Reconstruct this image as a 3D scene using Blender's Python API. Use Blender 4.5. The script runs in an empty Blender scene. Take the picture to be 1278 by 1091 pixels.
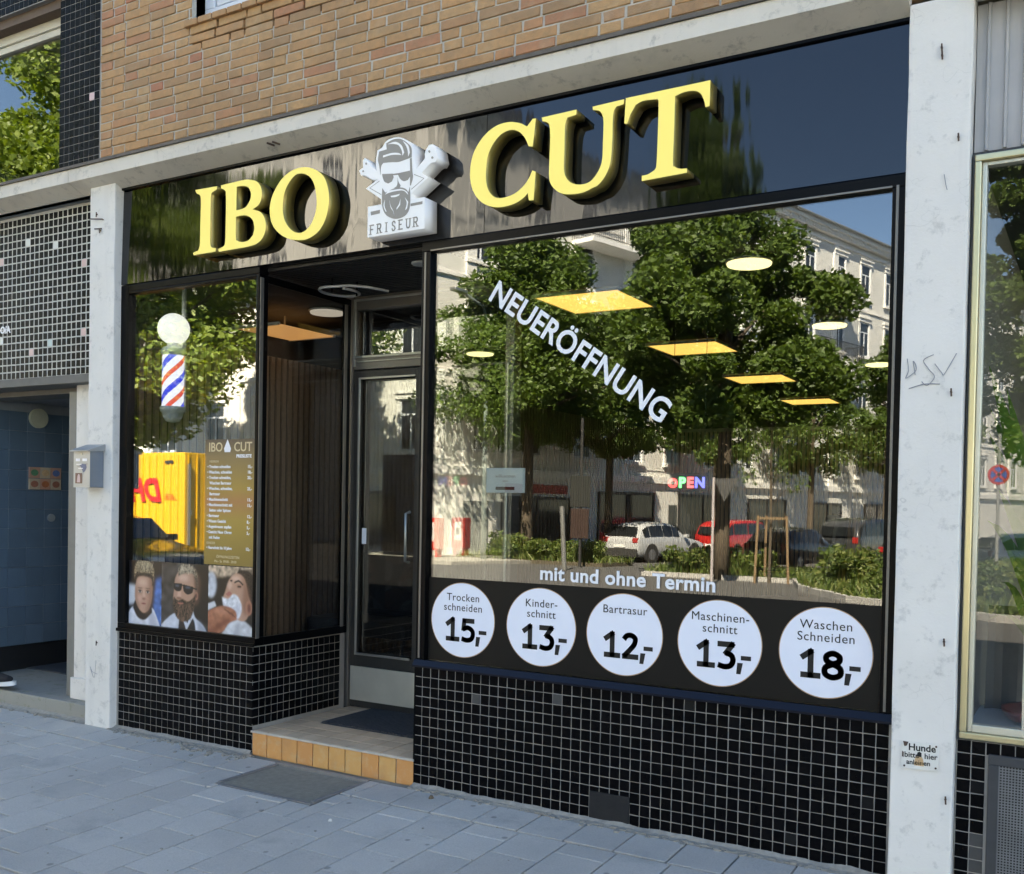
import bpy, bmesh, math, random
import numpy as np
from mathutils import Vector, Matrix, noise
rnd = random.Random(7)
S = bpy.context.scene
C = S.collection

# ------------------------------------------------------------------ camera
def cam_basis(yaw, pitch, roll):
    cy, sy = math.cos(yaw), math.sin(yaw); cp, sp = math.cos(pitch), math.sin(pitch)
    f = Vector((-sy*cp, cy*cp, sp)); r = Vector((cy, sy, 0)); u = r.cross(f)
    r2 = math.cos(roll)*r + math.sin(roll)*u
    u2 = -math.sin(roll)*r + math.cos(roll)*u
    return r2, u2, f
cam_d = bpy.data.cameras.new('camera'); cam = bpy.data.objects.new('camera', cam_d); C.objects.link(cam)
r2, u2, fw = cam_basis(.5337, -.0191, .019)
CAMP = Vector((4.1291, -4.1285, 1.387))
cam.matrix_world = Matrix(((r2.x, u2.x, -fw.x, CAMP.x), (r2.y, u2.y, -fw.y, CAMP.y), (r2.z, u2.z, -fw.z, CAMP.z), (0, 0, 0, 1)))
cam_d.sensor_fit = 'HORIZONTAL'; cam_d.sensor_width = 36.0
cam_d.lens = 1248.54/1278*36.0
cam_d.shift_y = (653.8-545.5)/1278
cam_d.clip_start = .05; cam_d.clip_end = 2000
S.camera = cam

# ------------------------------------------------------------------ light
SUN_EL, SUN_H = math.radians(47), Vector((.24, .97, 0)).normalized()   # direction to the sun (it stands behind the shop)
W = bpy.data.worlds.new('World'); S.world = W; W.use_nodes = True
nt = W.node_tree; nt.nodes.clear()
sky = nt.nodes.new('ShaderNodeTexSky'); sky.sky_type = 'NISHITA'; sky.sun_disc = False
sky.sun_elevation = SUN_EL; sky.sun_rotation = math.atan2(SUN_H.x, SUN_H.y)
sky.air_density = 1.0; sky.dust_density = .1; sky.altitude = 1500; sky.ozone_density = 5.0
bg = nt.nodes.new('ShaderNodeBackground'); bg.inputs[1].default_value = .075
wo = nt.nodes.new('ShaderNodeOutputWorld')
nt.links.new(sky.outputs[0], bg.inputs[0]); nt.links.new(bg.outputs[0], wo.inputs[0])
sl = bpy.data.lights.new('sun', 'SUN'); sl.energy = 5.0; sl.angle = math.radians(.5); sl.color = (1, .95, .87)
so = bpy.data.objects.new('sun', sl); C.objects.link(so)
so.rotation_euler = (SUN_H*math.cos(SUN_EL)+Vector((0, 0, math.sin(SUN_EL)))).to_track_quat('Z', 'Y').to_euler()
S.view_settings.view_transform = 'Standard'; S.view_settings.look = 'None'
S.view_settings.exposure = 3.18; S.view_settings.use_white_balance = True; S.view_settings.white_balance_temperature = 7800; S.view_settings.white_balance_tint = 8; S.view_settings.gamma = 1; S.view_settings.use_curve_mapping = False
S.render.engine = 'CYCLES'
cy = S.cycles
cy.max_bounces = 10; cy.transparent_max_bounces = 16; cy.glossy_bounces = 5; cy.diffuse_bounces = 3; cy.transmission_bounces = 4
cy.caustics_reflective = False; cy.caustics_refractive = False
cy.use_denoising = True; cy.sample_clamp_indirect = 4

# ------------------------------------------------------------------ materials
class N:
    def __init__(s, name):
        s.m = bpy.data.materials.new(name); s.m.use_nodes = True; s.t = s.m.node_tree; s.t.nodes.clear()
        s.out = s.t.nodes.new('ShaderNodeOutputMaterial')
    def n(s, typ, **kw):
        x = s.t.nodes.new('ShaderNode'+typ)
        for k, v in kw.items():
            if k.startswith('i_'): x.inputs[k[2:].replace('_', ' ')].default_value = v
            else: setattr(x, k, v)
        return x
    def l(s, a, b): s.t.links.new(a, b)
    def pos(s, scale=(1, 1, 1)):
        g = s.n('NewGeometry'); m = s.n('Mapping'); m.inputs['Scale'].default_value = scale
        s.l(g.outputs['Position'], m.inputs['Vector']); return m.outputs[0]
    def noise(s, scale, detail=4, rough=.55, vec=None, sc3=(1, 1, 1)):
        x = s.n('TexNoise'); x.inputs['Scale'].default_value = scale; x.inputs['Detail'].default_value = detail; x.inputs['Roughness'].default_value = rough
        s.l(vec if vec is not None else s.pos(sc3), x.inputs['Vector']); return x.outputs['Fac']
    def ramp(s, fac, stops):
        r = s.n('ValToRGB'); e = r.color_ramp.elements
        while len(e) < len(stops): e.new(.5)
        for i, (p, c) in enumerate(stops):
            e[i].position = p; e[i].color = (c[0], c[1], c[2], 1) if hasattr(c, '__len__') else (c, c, c, 1)
        s.l(fac, r.inputs[0]); return r.outputs[0]
    def mix(s, fac, a, b, mode='MIX'):
        x = s.n('Mix', data_type='RGBA', blend_type=mode)
        for v, i in ((fac, 0), (a, 6), (b, 7)):
            if isinstance(v, (int, float)): x.inputs[i].default_value = v if i == 0 else (v, v, v, 1)
            elif isinstance(v, tuple): x.inputs[i].default_value = (*v[:3], 1)
            else: s.l(v, x.inputs[i])
        return x.outputs[2]
    def math(s, op, a, b=0.):
        x = s.n('Math', operation=op)
        for v, i in ((a, 0), (b, 1)):
            if isinstance(v, (int, float)): x.inputs[i].default_value = v
            else: s.l(v, x.inputs[i])
        return x.outputs[0]
    def bsdf(s, col, rough=.6, bump=None, bstr=.2, bdist=.01, metal=0., **kw):
        b = s.n('BsdfPrincipled')
        for v, i in ((col, 'Base Color'), (rough, 'Roughness')):
            if isinstance(v, (int, float)): b.inputs[i].default_value = v if i == 'Roughness' else (v, v, v, 1)
            elif isinstance(v, tuple): b.inputs[i].default_value = (*v[:3], 1)
            else: s.l(v, b.inputs[i])
        b.inputs['Metallic'].default_value = metal
        for k, v in kw.items(): b.inputs[k.replace('_', ' ')].default_value = v
        if bump is not None:
            p = s.n('Bump'); p.inputs['Strength'].default_value = bstr; p.inputs['Distance'].default_value = bdist
            s.l(bump, p.inputs['Height']); s.l(p.outputs[0], b.inputs['Normal'])
        s.l(b.outputs[0], s.out.inputs[0]); return b
MATS = {}
def plain(name, col, rough=.6, var=.15, scale=20, metal=0., bump=.1, rand=0., **kw):
    """a base colour with fine mottling; rand adds variation from object to object"""
    if name in MATS: return MATS[name]
    n = N(name)
    f = n.noise(scale, 5)
    c = n.mix(f, tuple(x*(1-var) for x in col), tuple(min(1, x*(1+var)) for x in col))
    if rand:
        o = n.n('ObjectInfo'); c2 = n.ramp(o.outputs['Random'], [(0, 1-rand), (1, 1+rand*.6)])
        c = n.mix(1., c, c2, 'MULTIPLY')
    n.bsdf(c, rough, bump=f, bstr=bump, bdist=.004, metal=metal, **kw)
    MATS[name] = n.m; return n.m
def emit(name, col, strength, base=(.5, .5, .5)):
    if name in MATS: return MATS[name]
    n = N(name); b = n.bsdf(base, .5); b.inputs['Emission Color'].default_value = (*col, 1); b.inputs['Emission Strength'].default_value = strength
    MATS[name] = n.m; return n.m
def glass(name, base=.085, gain=.45, tint=(.86, .88, .87), rough=0., wob=.0):
    n = N(name)
    lw = n.n('LayerWeight'); lw.inputs['Blend'].default_value = .5
    f = n.math('ADD', n.math('MULTIPLY', n.math('POWER', lw.outputs['Facing'], 2.), gain), base)
    tr = n.n('BsdfTransparent'); tr.inputs[0].default_value = (*tint, 1)
    gl = n.n('BsdfGlossy'); gl.inputs['Roughness'].default_value = rough; gl.inputs['Color'].default_value = (1, 1, 1, 1)
    if wob:
        p = n.n('Bump'); p.inputs['Strength'].default_value = wob; p.inputs['Distance'].default_value = .01
        n.l(n.noise(1.6, 2), p.inputs['Height']); n.l(p.outputs[0], gl.inputs['Normal'])
    mx = n.n('MixShader'); n.l(f, mx.inputs[0]); n.l(tr.outputs[0], mx.inputs[1]); n.l(gl.outputs[0], mx.inputs[2])
    n.l(mx.outputs[0], n.out.inputs[0]); MATS[name] = n.m; return n.m

M = {}
# white painted concrete with dirt, hairline cracks and worn patches
def mk_concrete(name, base, dirt, amount=.5):
    n = N(name)
    a = n.noise(2.2, 6, .65); b = n.noise(14, 6, .7); c = n.noise(90, 3, .6)
    col = n.mix(n.ramp(a, [(.35, 0.), (.75, 1.)]), base, tuple(x*.90 for x in base))
    col = n.mix(n.math('MULTIPLY', n.ramp(b, [(.56, 0.), (.72, 1.)]), amount), col, dirt)
    run = n.noise(7, 4, .6, None, (1, 1, .09)); col = n.mix(n.math('MULTIPLY', n.ramp(run, [(.56, 0.), (.74, .5)]), amount), col, tuple(x*.62 for x in base))
    v = n.n('TexVoronoi'); v.feature = 'DISTANCE_TO_EDGE'; v.inputs['Scale'].default_value = 2.3
    mp = n.n('Mapping'); g = n.n('NewGeometry'); wv = n.n('VectorMath', operation='ADD')
    nn = n.n('TexNoise'); nn.inputs['Scale'].default_value = 5; n.l(g.outputs['Position'], nn.inputs['Vector'])
    n.l(g.outputs['Position'], wv.inputs[0]); n.l(nn.outputs['Color'], wv.inputs[1]); n.l(wv.outputs[0], v.inputs['Vector'])
    crack = n.ramp(v.outputs['Distance'], [(0., 1.), (.008, 0.)])
    col = n.mix(n.math('MULTIPLY', crack, n.ramp(a, [(.5, 0.), (.62, .45)])), col, tuple(x*.45 for x in base))
    h = n.math('ADD', n.math('MULTIPLY', b, .6), n.math('MULTIPLY', c, .4))
    n.bsdf(col, .75, bump=h, bstr=.35, bdist=.006)
    return n.m
M['pillar'] = mk_concrete('white_painted_concrete', (.77, .735, .675), (.36, .345, .32), .55)
M['beam'] = mk_concrete('cream_painted_concrete', (.70, .64, .545), (.33, .30, .26), .8)
M['step'] = mk_concrete('grey_concrete', (.30, .29, .25), (.16, .17, .10), .9)

def mk_brick():
    n = N('yellow_clinker'); o = n.n('ObjectInfo')
    r = o.outputs['Random']
    col = n.ramp(r, [(0, (.51, .29, .13)), (.22, (.55, .325, .15)), (.42, (.48, .265, .12)), (.58, (.55, .30, .13)), (.76, (.38, .225, .115)), (.88, (.51, .255, .12)), (.975, (.47, .21, .11)), (1, (.46, .17, .095))])
    f = n.noise(28, 6, .7); g = n.noise(120, 3)
    col = n.mix(n.ramp(f, [(.35, .0), (.75, .55)]), col, (.24, .17, .10))
    col = n.mix(n.ramp(n.noise(9, 4), [(.55, 0.), (.75, .35)]), col, (.50, .40, .27))
    soot = n.noise(1.1, 5, .65, None, (1, 1, .55)); col = n.mix(n.ramp(soot, [(.48, 0.), (.72, .45)]), col, (.20, .135, .08))
    n.bsdf(col, .85, bump=n.math('ADD', f, n.math('MULTIPLY', g, .4)), bstr=.8, bdist=.007)
    return n.m
M['brick'] = mk_brick()
M['mortar'] = plain('pale_mortar', (.50, .47, .41), .9, .2, 60, bump=.5)
M['grout'] = plain('grey_grout', (.28, .262, .235), .9, .5, 6, bump=.3)
M['grout_light'] = plain('pale_grout', (.55, .54, .50), .9, .2, 14, bump=.3)
def mk_tile():
    n = N('black_mosaic_tile'); o = n.n('ObjectInfo')
    col = n.ramp(o.outputs['Random'], [(0, (.001, .001, .0013)), (.9, (.0022, .0022, .003)), (.985, (.004, .004, .005)), (1, (.016, .016, .016))])
    f = n.noise(35, 5, .7)
    col = n.mix(n.ramp(f, [(.64, 0.), (.88, .10)]), col, (.10, .095, .09))
    rg = n.ramp(f, [(.3, .22), (.8, .5)])
    n.bsdf(col, rg, bump=n.noise(18, 2), bstr=.12, bdist=.01, Specular_IOR_Level=.08)
    return n.m
M['tile'] = mk_tile()
M['tile_white'] = plain('white_mosaic_tile', (.72, .72, .70), .25, .05)
M['tile_pink'] = plain('pink_mosaic_tile', (.72, .50, .49), .25, .05)
M['tile_blue'] = plain('pale_blue_mosaic_tile', (.50, .60, .60), .25, .05)
M['tile_grey'] = plain('unglazed_grey_tile', (.05, .05, .048), .7, .3)
def mk_paver():
    n = N('grey_paver'); o = n.n('ObjectInfo')
    f = n.noise(140, 4, .7); a = n.noise(1.3, 5, .6); b = n.noise(9, 4, .6)
    k = n.ramp(o.outputs['Random'], [(0, .91), (1, 1.05)])
    col = n.mix(n.ramp(f, [(.3, 0.), (.7, 1.)]), (.42, .388, .34), (.56, .52, .46))
    col = n.mix(1., col, k, 'MULTIPLY')
    col = n.mix(n.ramp(a, [(.45, 0.), (.75, .45)]), col, (.27, .255, .23))
    col = n.mix(n.ramp(b, [(.62, 0.), (.72, .35)]), col, (.42, .42, .42))
    st_ = n.noise(3.4, 6, .7); col = n.mix(n.ramp(st_, [(.55, 0.), (.70, .4)]), col, (.24, .23, .21))
    v = n.n('TexVoronoi'); v.inputs['Scale'].default_value = 5; n.l(n.pos(), v.inputs['Vector'])
    col = n.mix(n.math('MULTIPLY', n.ramp(v.outputs['Distance'], [(.05, 1.), (.085, 0.)]), .6), col, (.12, .115, .105))
    n.bsdf(col, .85, bump=f, bstr=.35, bdist=.003)
    return n.m
M['paver'] = mk_paver()
M['sand'] = plain('joint_sand', (.24, .23, .21), .95, .3, 80, bump=.5)
M['dust'] = plain('sandy_dirt', (.30, .275, .23), .95, .4, 40, bump=.8)
M['asphalt'] = plain('asphalt', (.085, .083, .08), .9, .25, 30, bump=.5)
M['kerb'] = plain('granite_kerb', (.38, .37, .35), .8, .2, 60, bump=.4)
M['soil'] = plain('planting_soil', (.09, .075, .05), .95, .4, 15, bump=.8)
M['black_frame'] = plain('black_lacquered_metal', (.0015, .0015, .002), .3, .2, 8, bump=.03, Specular_IOR_Level=.12)
M['navy_sill'] = plain('dark_blue_lacquer', (.003, .005, .012), .35, .2, 5, bump=.05, Specular_IOR_Level=.25)
M['alu'] = plain('brushed_aluminium', (.50, .50, .47), .38, .12, 6, metal=.9, bump=.05)
M['alu_dark'] = plain('anodised_bronze_frame', (.20, .185, .165), .4, .15, 6, metal=.6, bump=.03)
M['steel_plate'] = plain('scuffed_steel', (.66, .64, .56), .5, .18, 5, metal=.7, bump=.08)
M['gold_frame'] = plain('gold_anodised_aluminium', (.62, .54, .33), .3, .1, 4, metal=.85, bump=.02)
M['glass'] = glass('shop_glass', .088, .52, (.84, .86, .85), 0., .006)
M['glass_up'] = glass('upper_window_glass', .045, .34, (.80, .81, .76), .0, .015)
M['glass_plain'] = glass('plain_window_glass', .05, .42, (.93, .94, .94))
M['glass_dark'] = glass('door_glass', .15, .45, (.72, .73, .72))
M['glass_side'] = glass('side_glass', .012, .14, (.92, .93, .92))
def mk_fascia():
    n = N('gloss_black_fascia')
    vec = n.pos((2.6, 1, .55)); p = n.n('Bump'); p.inputs['Strength'].default_value = .11; p.inputs['Distance'].default_value = .02
    n.l(n.noise(2.2, 3, .5, vec), p.inputs['Height'])
    g = n.n('BsdfGlossy'); g.inputs['Roughness'].default_value = .05; n.l(p.outputs[0], g.inputs['Normal'])
    d = n.n('BsdfDiffuse'); d.inputs['Color'].default_value = (.0015, .0015, .002, 1)
    lw = n.n('LayerWeight'); lw.inputs['Blend'].default_value = .5
    f = n.math('ADD', n.math('MULTIPLY', n.math('POWER', lw.outputs['Facing'], 2.), .40), .055)
    m = n.n('MixShader'); n.l(f, m.inputs[0]); n.l(d.outputs[0], m.inputs[1]); n.l(g.outputs[0], m.inputs[2]); n.l(m.outputs[0], n.out.inputs[0])
    return n.m
M['fascia'] = mk_fascia()
M['letter_face'] = emit('yellow_acrylic', (1., .78, .16), .03, (.90, .75, .19))
M['letter_side'] = plain('brass_letter_return', (.30, .225, .055), .35, .1, 5, metal=.4)
M['logo_white'] = emit('white_logo_face', (1., .97, .93), .008, (.86, .85, .83))  # faint glow added to the face to keep the white crisp
M['logo_grey'] = plain('taupe_logo_print', (.30, .275, .24), .5, .03, bump=.0)
M['white_print'] = plain('white_vinyl', (.82, .82, .84), .45, .02, bump=0)
M['black_print'] = plain('black_vinyl', (.0015, .0015, .002), .5, .02, bump=0)
M['copper_edge'] = plain('copper_edge_vinyl', (.45, .28, .16), .5, .05, bump=0)
M['terracotta'] = None
def mk_terracotta():
    n = N('ochre_step_tile'); o = n.n('ObjectInfo')
    col = n.ramp(o.outputs['Random'], [(0, (.60, .29, .09)), (.4, (.63, .35, .12)), (.7, (.64, .31, .10)), (1, (.54, .23, .08))])
    f = n.noise(16, 5, .7)
    col = n.mix(n.ramp(f, [(.5, 0.), (.75, .5)]), col, (.60, .46, .28))
    col = n.mix(n.ramp(n.noise(6, 4), [(.5, 0.), (.7, .4)]), col, (.42, .20, .08))
    n.bsdf(col, .6, bump=f, bstr=.2, bdist=.004); return n.m
M['terracotta'] = mk_terracotta()
M['tread'] = plain('worn_brown_tread_tile', (.62, .44, .28), .7, .25, 9, rand=.15, bump=.2)
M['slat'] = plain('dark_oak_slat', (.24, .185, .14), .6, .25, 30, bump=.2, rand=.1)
M['slat_raised'] = plain('brightened_slat', (.46, .35, .25), .6, .25, 30, bump=.2, rand=.1)  # same slats, colour raised in place of stronger light on the back wall
M['slat_back'] = plain('black_felt', (.006, .006, .006), .95, .1)
M['ceiling_black'] = plain('black_ceiling_slat', (.02, .02, .02), .5, .2, 20)
M['dark_room'] = plain('dark_interior_paint', (.05, .045, .04), .8, .1, 3)
M['interior_floor'] = plain('dark_interior_floor', (.06, .055, .05), .35, .2, 5)
M['interior_ceiling'] = plain('interior_ceiling_paint', (.045, .042, .04), .7, .1, 3)
M['panel_light'] = emit('warm_panel_light', (1., .62, .16), 0.22)
M['disc_light'] = emit('pale_disc_light', (1., .90, .50), .30)
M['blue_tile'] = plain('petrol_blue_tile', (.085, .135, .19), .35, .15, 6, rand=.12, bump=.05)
M['blue_grout'] = plain('blue_grey_grout', (.22, .25, .28), .9)
M['mail_grey'] = plain('grey_mailbox_metal', (.42, .43, .42), .4, .06, 6, metal=.25, bump=.02)
M['mail_shade'] = plain('shaded_mailbox_side', (.20, .23, .27), .4, .06, 6, metal=.25, bump=.02)  # mailbox metal with the bluish shade of its side put into the colour
M['white_plastic'] = plain('white_plastic', (.75, .75, .73), .35, .03, bump=0)
M['upvc'] = plain('white_window_frame', (.66, .69, .73), .35, .03, 5, bump=0)
M['cream_frame'] = plain('cream_window_frame', (.62, .58, .48), .4, .08, 5, bump=.05)
M['corrugated'] = plain('pale_grey_sheet_metal', (.40, .39, .38), .6, .15, 8, bump=.15)
M['stucco'] = plain('white_stucco', (.69, .68, .64), .9, .06, 4, bump=.2)
M['stucco_trim'] = plain('white_trim_stucco', (.79, .78, .75), .9, .04, 4, bump=.1)
M['stucco_grey'] = plain('grey_base_stucco', (.33, .31, .28), .9, .1, 4, bump=.2)
M['win_dark'] = plain('dark_window_pane', (.03, .035, .04), .08, .1, 2)
M['roof_tile'] = plain('dark_grey_roof', (.085, .08, .08), .7, .25, 6, bump=.3)
M['iron'] = plain('black_iron', (.03, .03, .03), .5, .1)
M['bark'] = plain('tree_bark', (.09, .07, .05), .95, .4, 12, bump=.8)
M['stake'] = plain('pine_stake', (.22, .145, .08), .8, .2, 12, bump=.2)
def mk_leaf(name, a, b, c):
    n = N(name); g = n.n('NewGeometry')
    col = n.ramp(g.outputs['Random Per Island'], [(0, a), (.5, b), (1, c)])
    d = n.n('BsdfPrincipled'); n.l(col, d.inputs['Base Color']); d.inputs['Roughness'].default_value = .55
    t = n.n('BsdfTranslucent'); n.l(n.mix(1., col, (1.5, 1.5, .6), 'MULTIPLY'), t.inputs['Color'])
    m = n.n('MixShader'); m.inputs[0].default_value = .33; n.l(d.outputs[0], m.inputs[1]); n.l(t.outputs[0], m.inputs[2]); n.l(m.outputs[0], n.out.inputs[0])
    return n.m
M['leaf'] = mk_leaf('maple_leaf', (.048, .088, .015), (.08, .135, .022), (.125, .185, .034))
M['leaf_bright'] = mk_leaf('bright_leaf', (.09, .145, .02), (.14, .205, .03), (.20, .26, .05))
M['leaf_shrub'] = mk_leaf('shrub_leaf', (.05, .09, .02), (.10, .15, .03), (.20, .22, .07))
M['leaf_pot'] = mk_leaf('house_plant_leaf', (.07, .16, .03), (.10, .21, .045), (.15, .27, .07))

# ------------------------------------------------------------------ object helpers
def meta(o, label=None, cat=None, group=None, kind=None):
    if label: o['label'] = label
    if cat: o['category'] = cat
    if group: o['group'] = group
    if kind: o['kind'] = kind
    return o
def wloc(p):
    v = Vector((0, 0, 0))
    while p is not None: v += p.location; p = p.parent
    return v
def thing(name, label, cat, loc=(0, 0, 0), group=None):
    o = bpy.data.objects.new(name, None); o.empty_display_size = .1; C.objects.link(o); o.location = loc
    return meta(o, label, cat, group)
def link(name, me, parent=None, loc=None):
    o = bpy.data.objects.new(name, me); C.objects.link(o)
    if parent is not None: o.parent = parent
    if loc is not None: o.location = Vector(loc) - wloc(parent)
    return o
def mesh(name, v, f, mat, parent=None, smooth=False):
    """vertices in world coordinates"""
    off = wloc(parent) if parent is not None else Vector((0, 0, 0))
    me = bpy.data.meshes.new(name)
    me.from_pydata([tuple(Vector(p)-off) for p in v], [], f)
    if mat is not None: me.materials.append(mat)
    if smooth: me.polygons.foreach_set('use_smooth', [True]*len(me.polygons))
    me.update()
    return link(name, me, parent)
class MB:
    """collects shapes into one mesh"""
    def __init__(s): s.v = []; s.f = []; s.mi = []; s.cur = 0
    def add(s, v, f):
        b = len(s.v); s.v += [tuple(p) for p in v]; s.f += [tuple(i+b for i in q) for q in f]; s.mi += [s.cur]*len(f); return s
    def box(s, x0, x1, y0, y1, z0, z1):
        v = [(x0, y0, z0), (x1, y0, z0), (x1, y1, z0), (x0, y1, z0), (x0, y0, z1), (x1, y0, z1), (x1, y1, z1), (x0, y1, z1)]
        return s.add(v, [(0, 3, 2, 1), (4, 5, 6, 7), (0, 1, 5, 4), (1, 2, 6, 5), (2, 3, 7, 6), (3, 0, 4, 7)])
    def obox(s, c, ax, ay, az):
        """oriented box from centre and three half-axis vectors"""
        c = Vector(c); ax = Vector(ax); ay = Vector(ay); az = Vector(az)
        v = [c+i*ax+j*ay+k*az for k in (-1, 1) for (i, j) in ((-1, -1), (1, -1), (1, 1), (-1, 1))]
        return s.add(v, [(0, 3, 2, 1), (4, 5, 6, 7), (0, 1, 5, 4), (1, 2, 6, 5), (2, 3, 7, 6), (3, 0, 4, 7)])
    def tube(s, pts, rad, n=8, cap=True):
        pts = [Vector(p) for p in pts]; rings = []
        if not hasattr(rad, '__len__'): rad = [rad]*len(pts)
        base = len(s.v); vs = []; fs = []
        for i, p in enumerate(pts):
            d = (pts[min(i+1, len(pts)-1)]-pts[max(i-1, 0)]).normalized()
            a = d.orthogonal().normalized() if i == 0 else (a - d*a.dot(d)).normalized()
            b = d.cross(a)
            for k in range(n):
                t = 2*math.pi*k/n; vs.append(p+rad[i]*(math.cos(t)*a+math.sin(t)*b))
        for i in range(len(pts)-1):
            for k in range(n):
                fs.append((i*n+k, i*n+(k+1) % n, (i+1)*n+(k+1) % n, (i+1)*n+k))
        if cap: fs.append(tuple(range(n-1, -1, -1))); fs.append(tuple((len(pts)-1)*n+k for k in range(n)))
        return s.add(vs, fs)
    def lathe(s, prof, c=(0, 0, 0), n=24):
        vs = []; fs = []
        for r, z in prof:
            for k in range(n):
                t = 2*math.pi*k/n; vs.append((c[0]+r*math.cos(t), c[1]+r*math.sin(t), c[2]+z))
        for i in range(len(prof)-1):
            for k in range(n): fs.append((i*n+k, i*n+(k+1) % n, (i+1)*n+(k+1) % n, (i+1)*n+k))
        fs.append(tuple(range(n-1, -1, -1))); fs.append(tuple((len(prof)-1)*n+k for k in range(n)))
        return s.add(vs, fs)
    def prism(s, poly, y0, y1):
        """polygon in x,z extruded from y0 to y1"""
        n = len(poly); v = [(x, y0, z) for x, z in poly]+[(x, y1, z) for x, z in poly]
        f = [tuple(range(n)), tuple(range(2*n-1, n-1, -1))]+[(i, i+n, (i+1) % n+n, (i+1) % n) for i in range(n)]
        return s.add(v, f)
    def build(s, name, mat, parent=None, smooth=False, bevel=0.):
        o = mesh(name, s.v, s.f, None, parent, smooth)
        for m in (mat if isinstance(mat, (list, tuple)) else [mat]): o.data.materials.append(m)
        if max(s.mi, default=0): o.data.polygons.foreach_set('material_index', s.mi)
        if bevel:
            bm = bmesh.new(); bm.from_mesh(o.data)
            bmesh.ops.bevel(bm, geom=[e for e in bm.edges if e.calc_face_angle(0) > .6], offset=bevel, segments=2, profile=.6, affect='EDGES', clamp_overlap=True)
            bm.to_mesh(o.data); bm.free()
        else:
            bm = bmesh.new(); bm.from_mesh(o.data); bmesh.ops.recalc_face_normals(bm, faces=bm.faces); bm.to_mesh(o.data); bm.free()
        return o
def box(name, x0, x1, y0, y1, z0, z1, mat, parent=None, bevel=0.):
    return MB().box(x0, x1, y0, y1, z0, z1).build(name, mat, parent, bevel=bevel)
def struct(name, o_or_mb, mat=None, bevel=0.):
    o = o_or_mb.build(name, mat, bevel=bevel) if isinstance(o_or_mb, MB) else o_or_mb
    return meta(o, kind='structure')

def smooth_poly(pts, sub=5, corner=42):
    """closed Catmull-Rom through pts that keeps corners sharp"""
    P = [Vector(p) for p in pts]; n = len(P); sharp = []
    for i in range(n):
        a = (P[i]-P[i-1]); b = (P[(i+1) % n]-P[i])
        ang = math.degrees(a.angle(b)) if a.length > 1e-9 and b.length > 1e-9 else 0
        sharp.append(ang > corner)
    out = []
    for i in range(n):
        p1, p2 = P[i], P[(i+1) % n]
        p0 = P[i-1] if not sharp[i] else p1-(p2-p1)
        p3 = P[(i+2) % n] if not sharp[(i+1) % n] else p2+(p2-p1)
        if sharp[i] and sharp[(i+1) % n]: out.append(p1); continue
        for k in range(sub):
            t = k/sub
            out.append(.5*((2*p1)+(p2-p0)*t+(2*p0-5*p1+4*p2-p3)*t*t+(3*p1-p0-3*p2+p3)*t**3))
    return [(p.x, p.y) for p in out]
def curve_to_mesh(cu):
    o = bpy.data.objects.new('tmp', cu); C.objects.link(o)
    dg = bpy.context.evaluated_depsgraph_get(); me = bpy.data.meshes.new_from_object(o.evaluated_get(dg))
    bpy.data.objects.remove(o); bpy.data.curves.remove(cu)
    return me
def shape(name, loops, y, depth, mat, parent, mat_side=None, sx=1):
    """closed outlines in facade x,z; front face at y, body goes back by depth"""
    cu = bpy.data.curves.new(name, 'CURVE'); cu.dimensions = '2D'; cu.fill_mode = 'BOTH'; cu.extrude = depth/2
    for lp in loops:
        sp = cu.splines.new('POLY'); sp.points.add(len(lp)-1); sp.use_cyclic_u = True
        for q, (a, b) in zip(sp.points, lp): q.co = (a, b, 0, 1)
    me = curve_to_mesh(cu)
    off = wloc(parent) if parent is not None else Vector((0, 0, 0))
    for v in me.vertices:
        a, b, c = v.co; v.co = Vector((a, y+depth/2-c, b))-off
    bm = bmesh.new(); bm.from_mesh(me); bmesh.ops.remove_doubles(bm, verts=bm.verts, dist=1e-5); bmesh.ops.recalc_face_normals(bm, faces=bm.faces); bm.to_mesh(me); bm.free()
    me.materials.clear(); me.materials.append(mat)
    if mat_side is not None:
        me.materials.append(mat_side)
        for p in me.polygons: p.material_index = 0 if p.normal.y < -.7 else 1
    me.name = name
    return link(name, me, parent)
def text(name, s, size, x, z, y, mat, parent, align='LEFT', bold=0., rot=0., depth=.0008, xs=1., spacing=1.0, line=1.0, face='front'):
    cu = bpy.data.curves.new(name, 'FONT'); cu.body = s; cu.size = size; cu.align_x = align; cu.offset = bold; cu.extrude = depth/2
    cu.space_character = spacing; cu.space_line = line; cu.resolution_u = 4
    me = curve_to_mesh(cu)
    off = wloc(parent) if parent is not None else Vector((0, 0, 0))
    c, sn = math.cos(rot), math.sin(rot)
    for v in me.vertices:
        a, b, d = v.co; a *= xs
        v.co = Vector((x+a*c-b*sn, y-d, z+a*sn+b*c))-off
    me.materials.clear(); me.materials.append(mat); me.name = name
    return link(name, me, parent)
def copy_tree(o, parent=None):
    c = o.copy(); C.objects.link(c); c.parent = parent
    for ch in list(o.children): copy_tree(ch, c)
    return c

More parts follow.
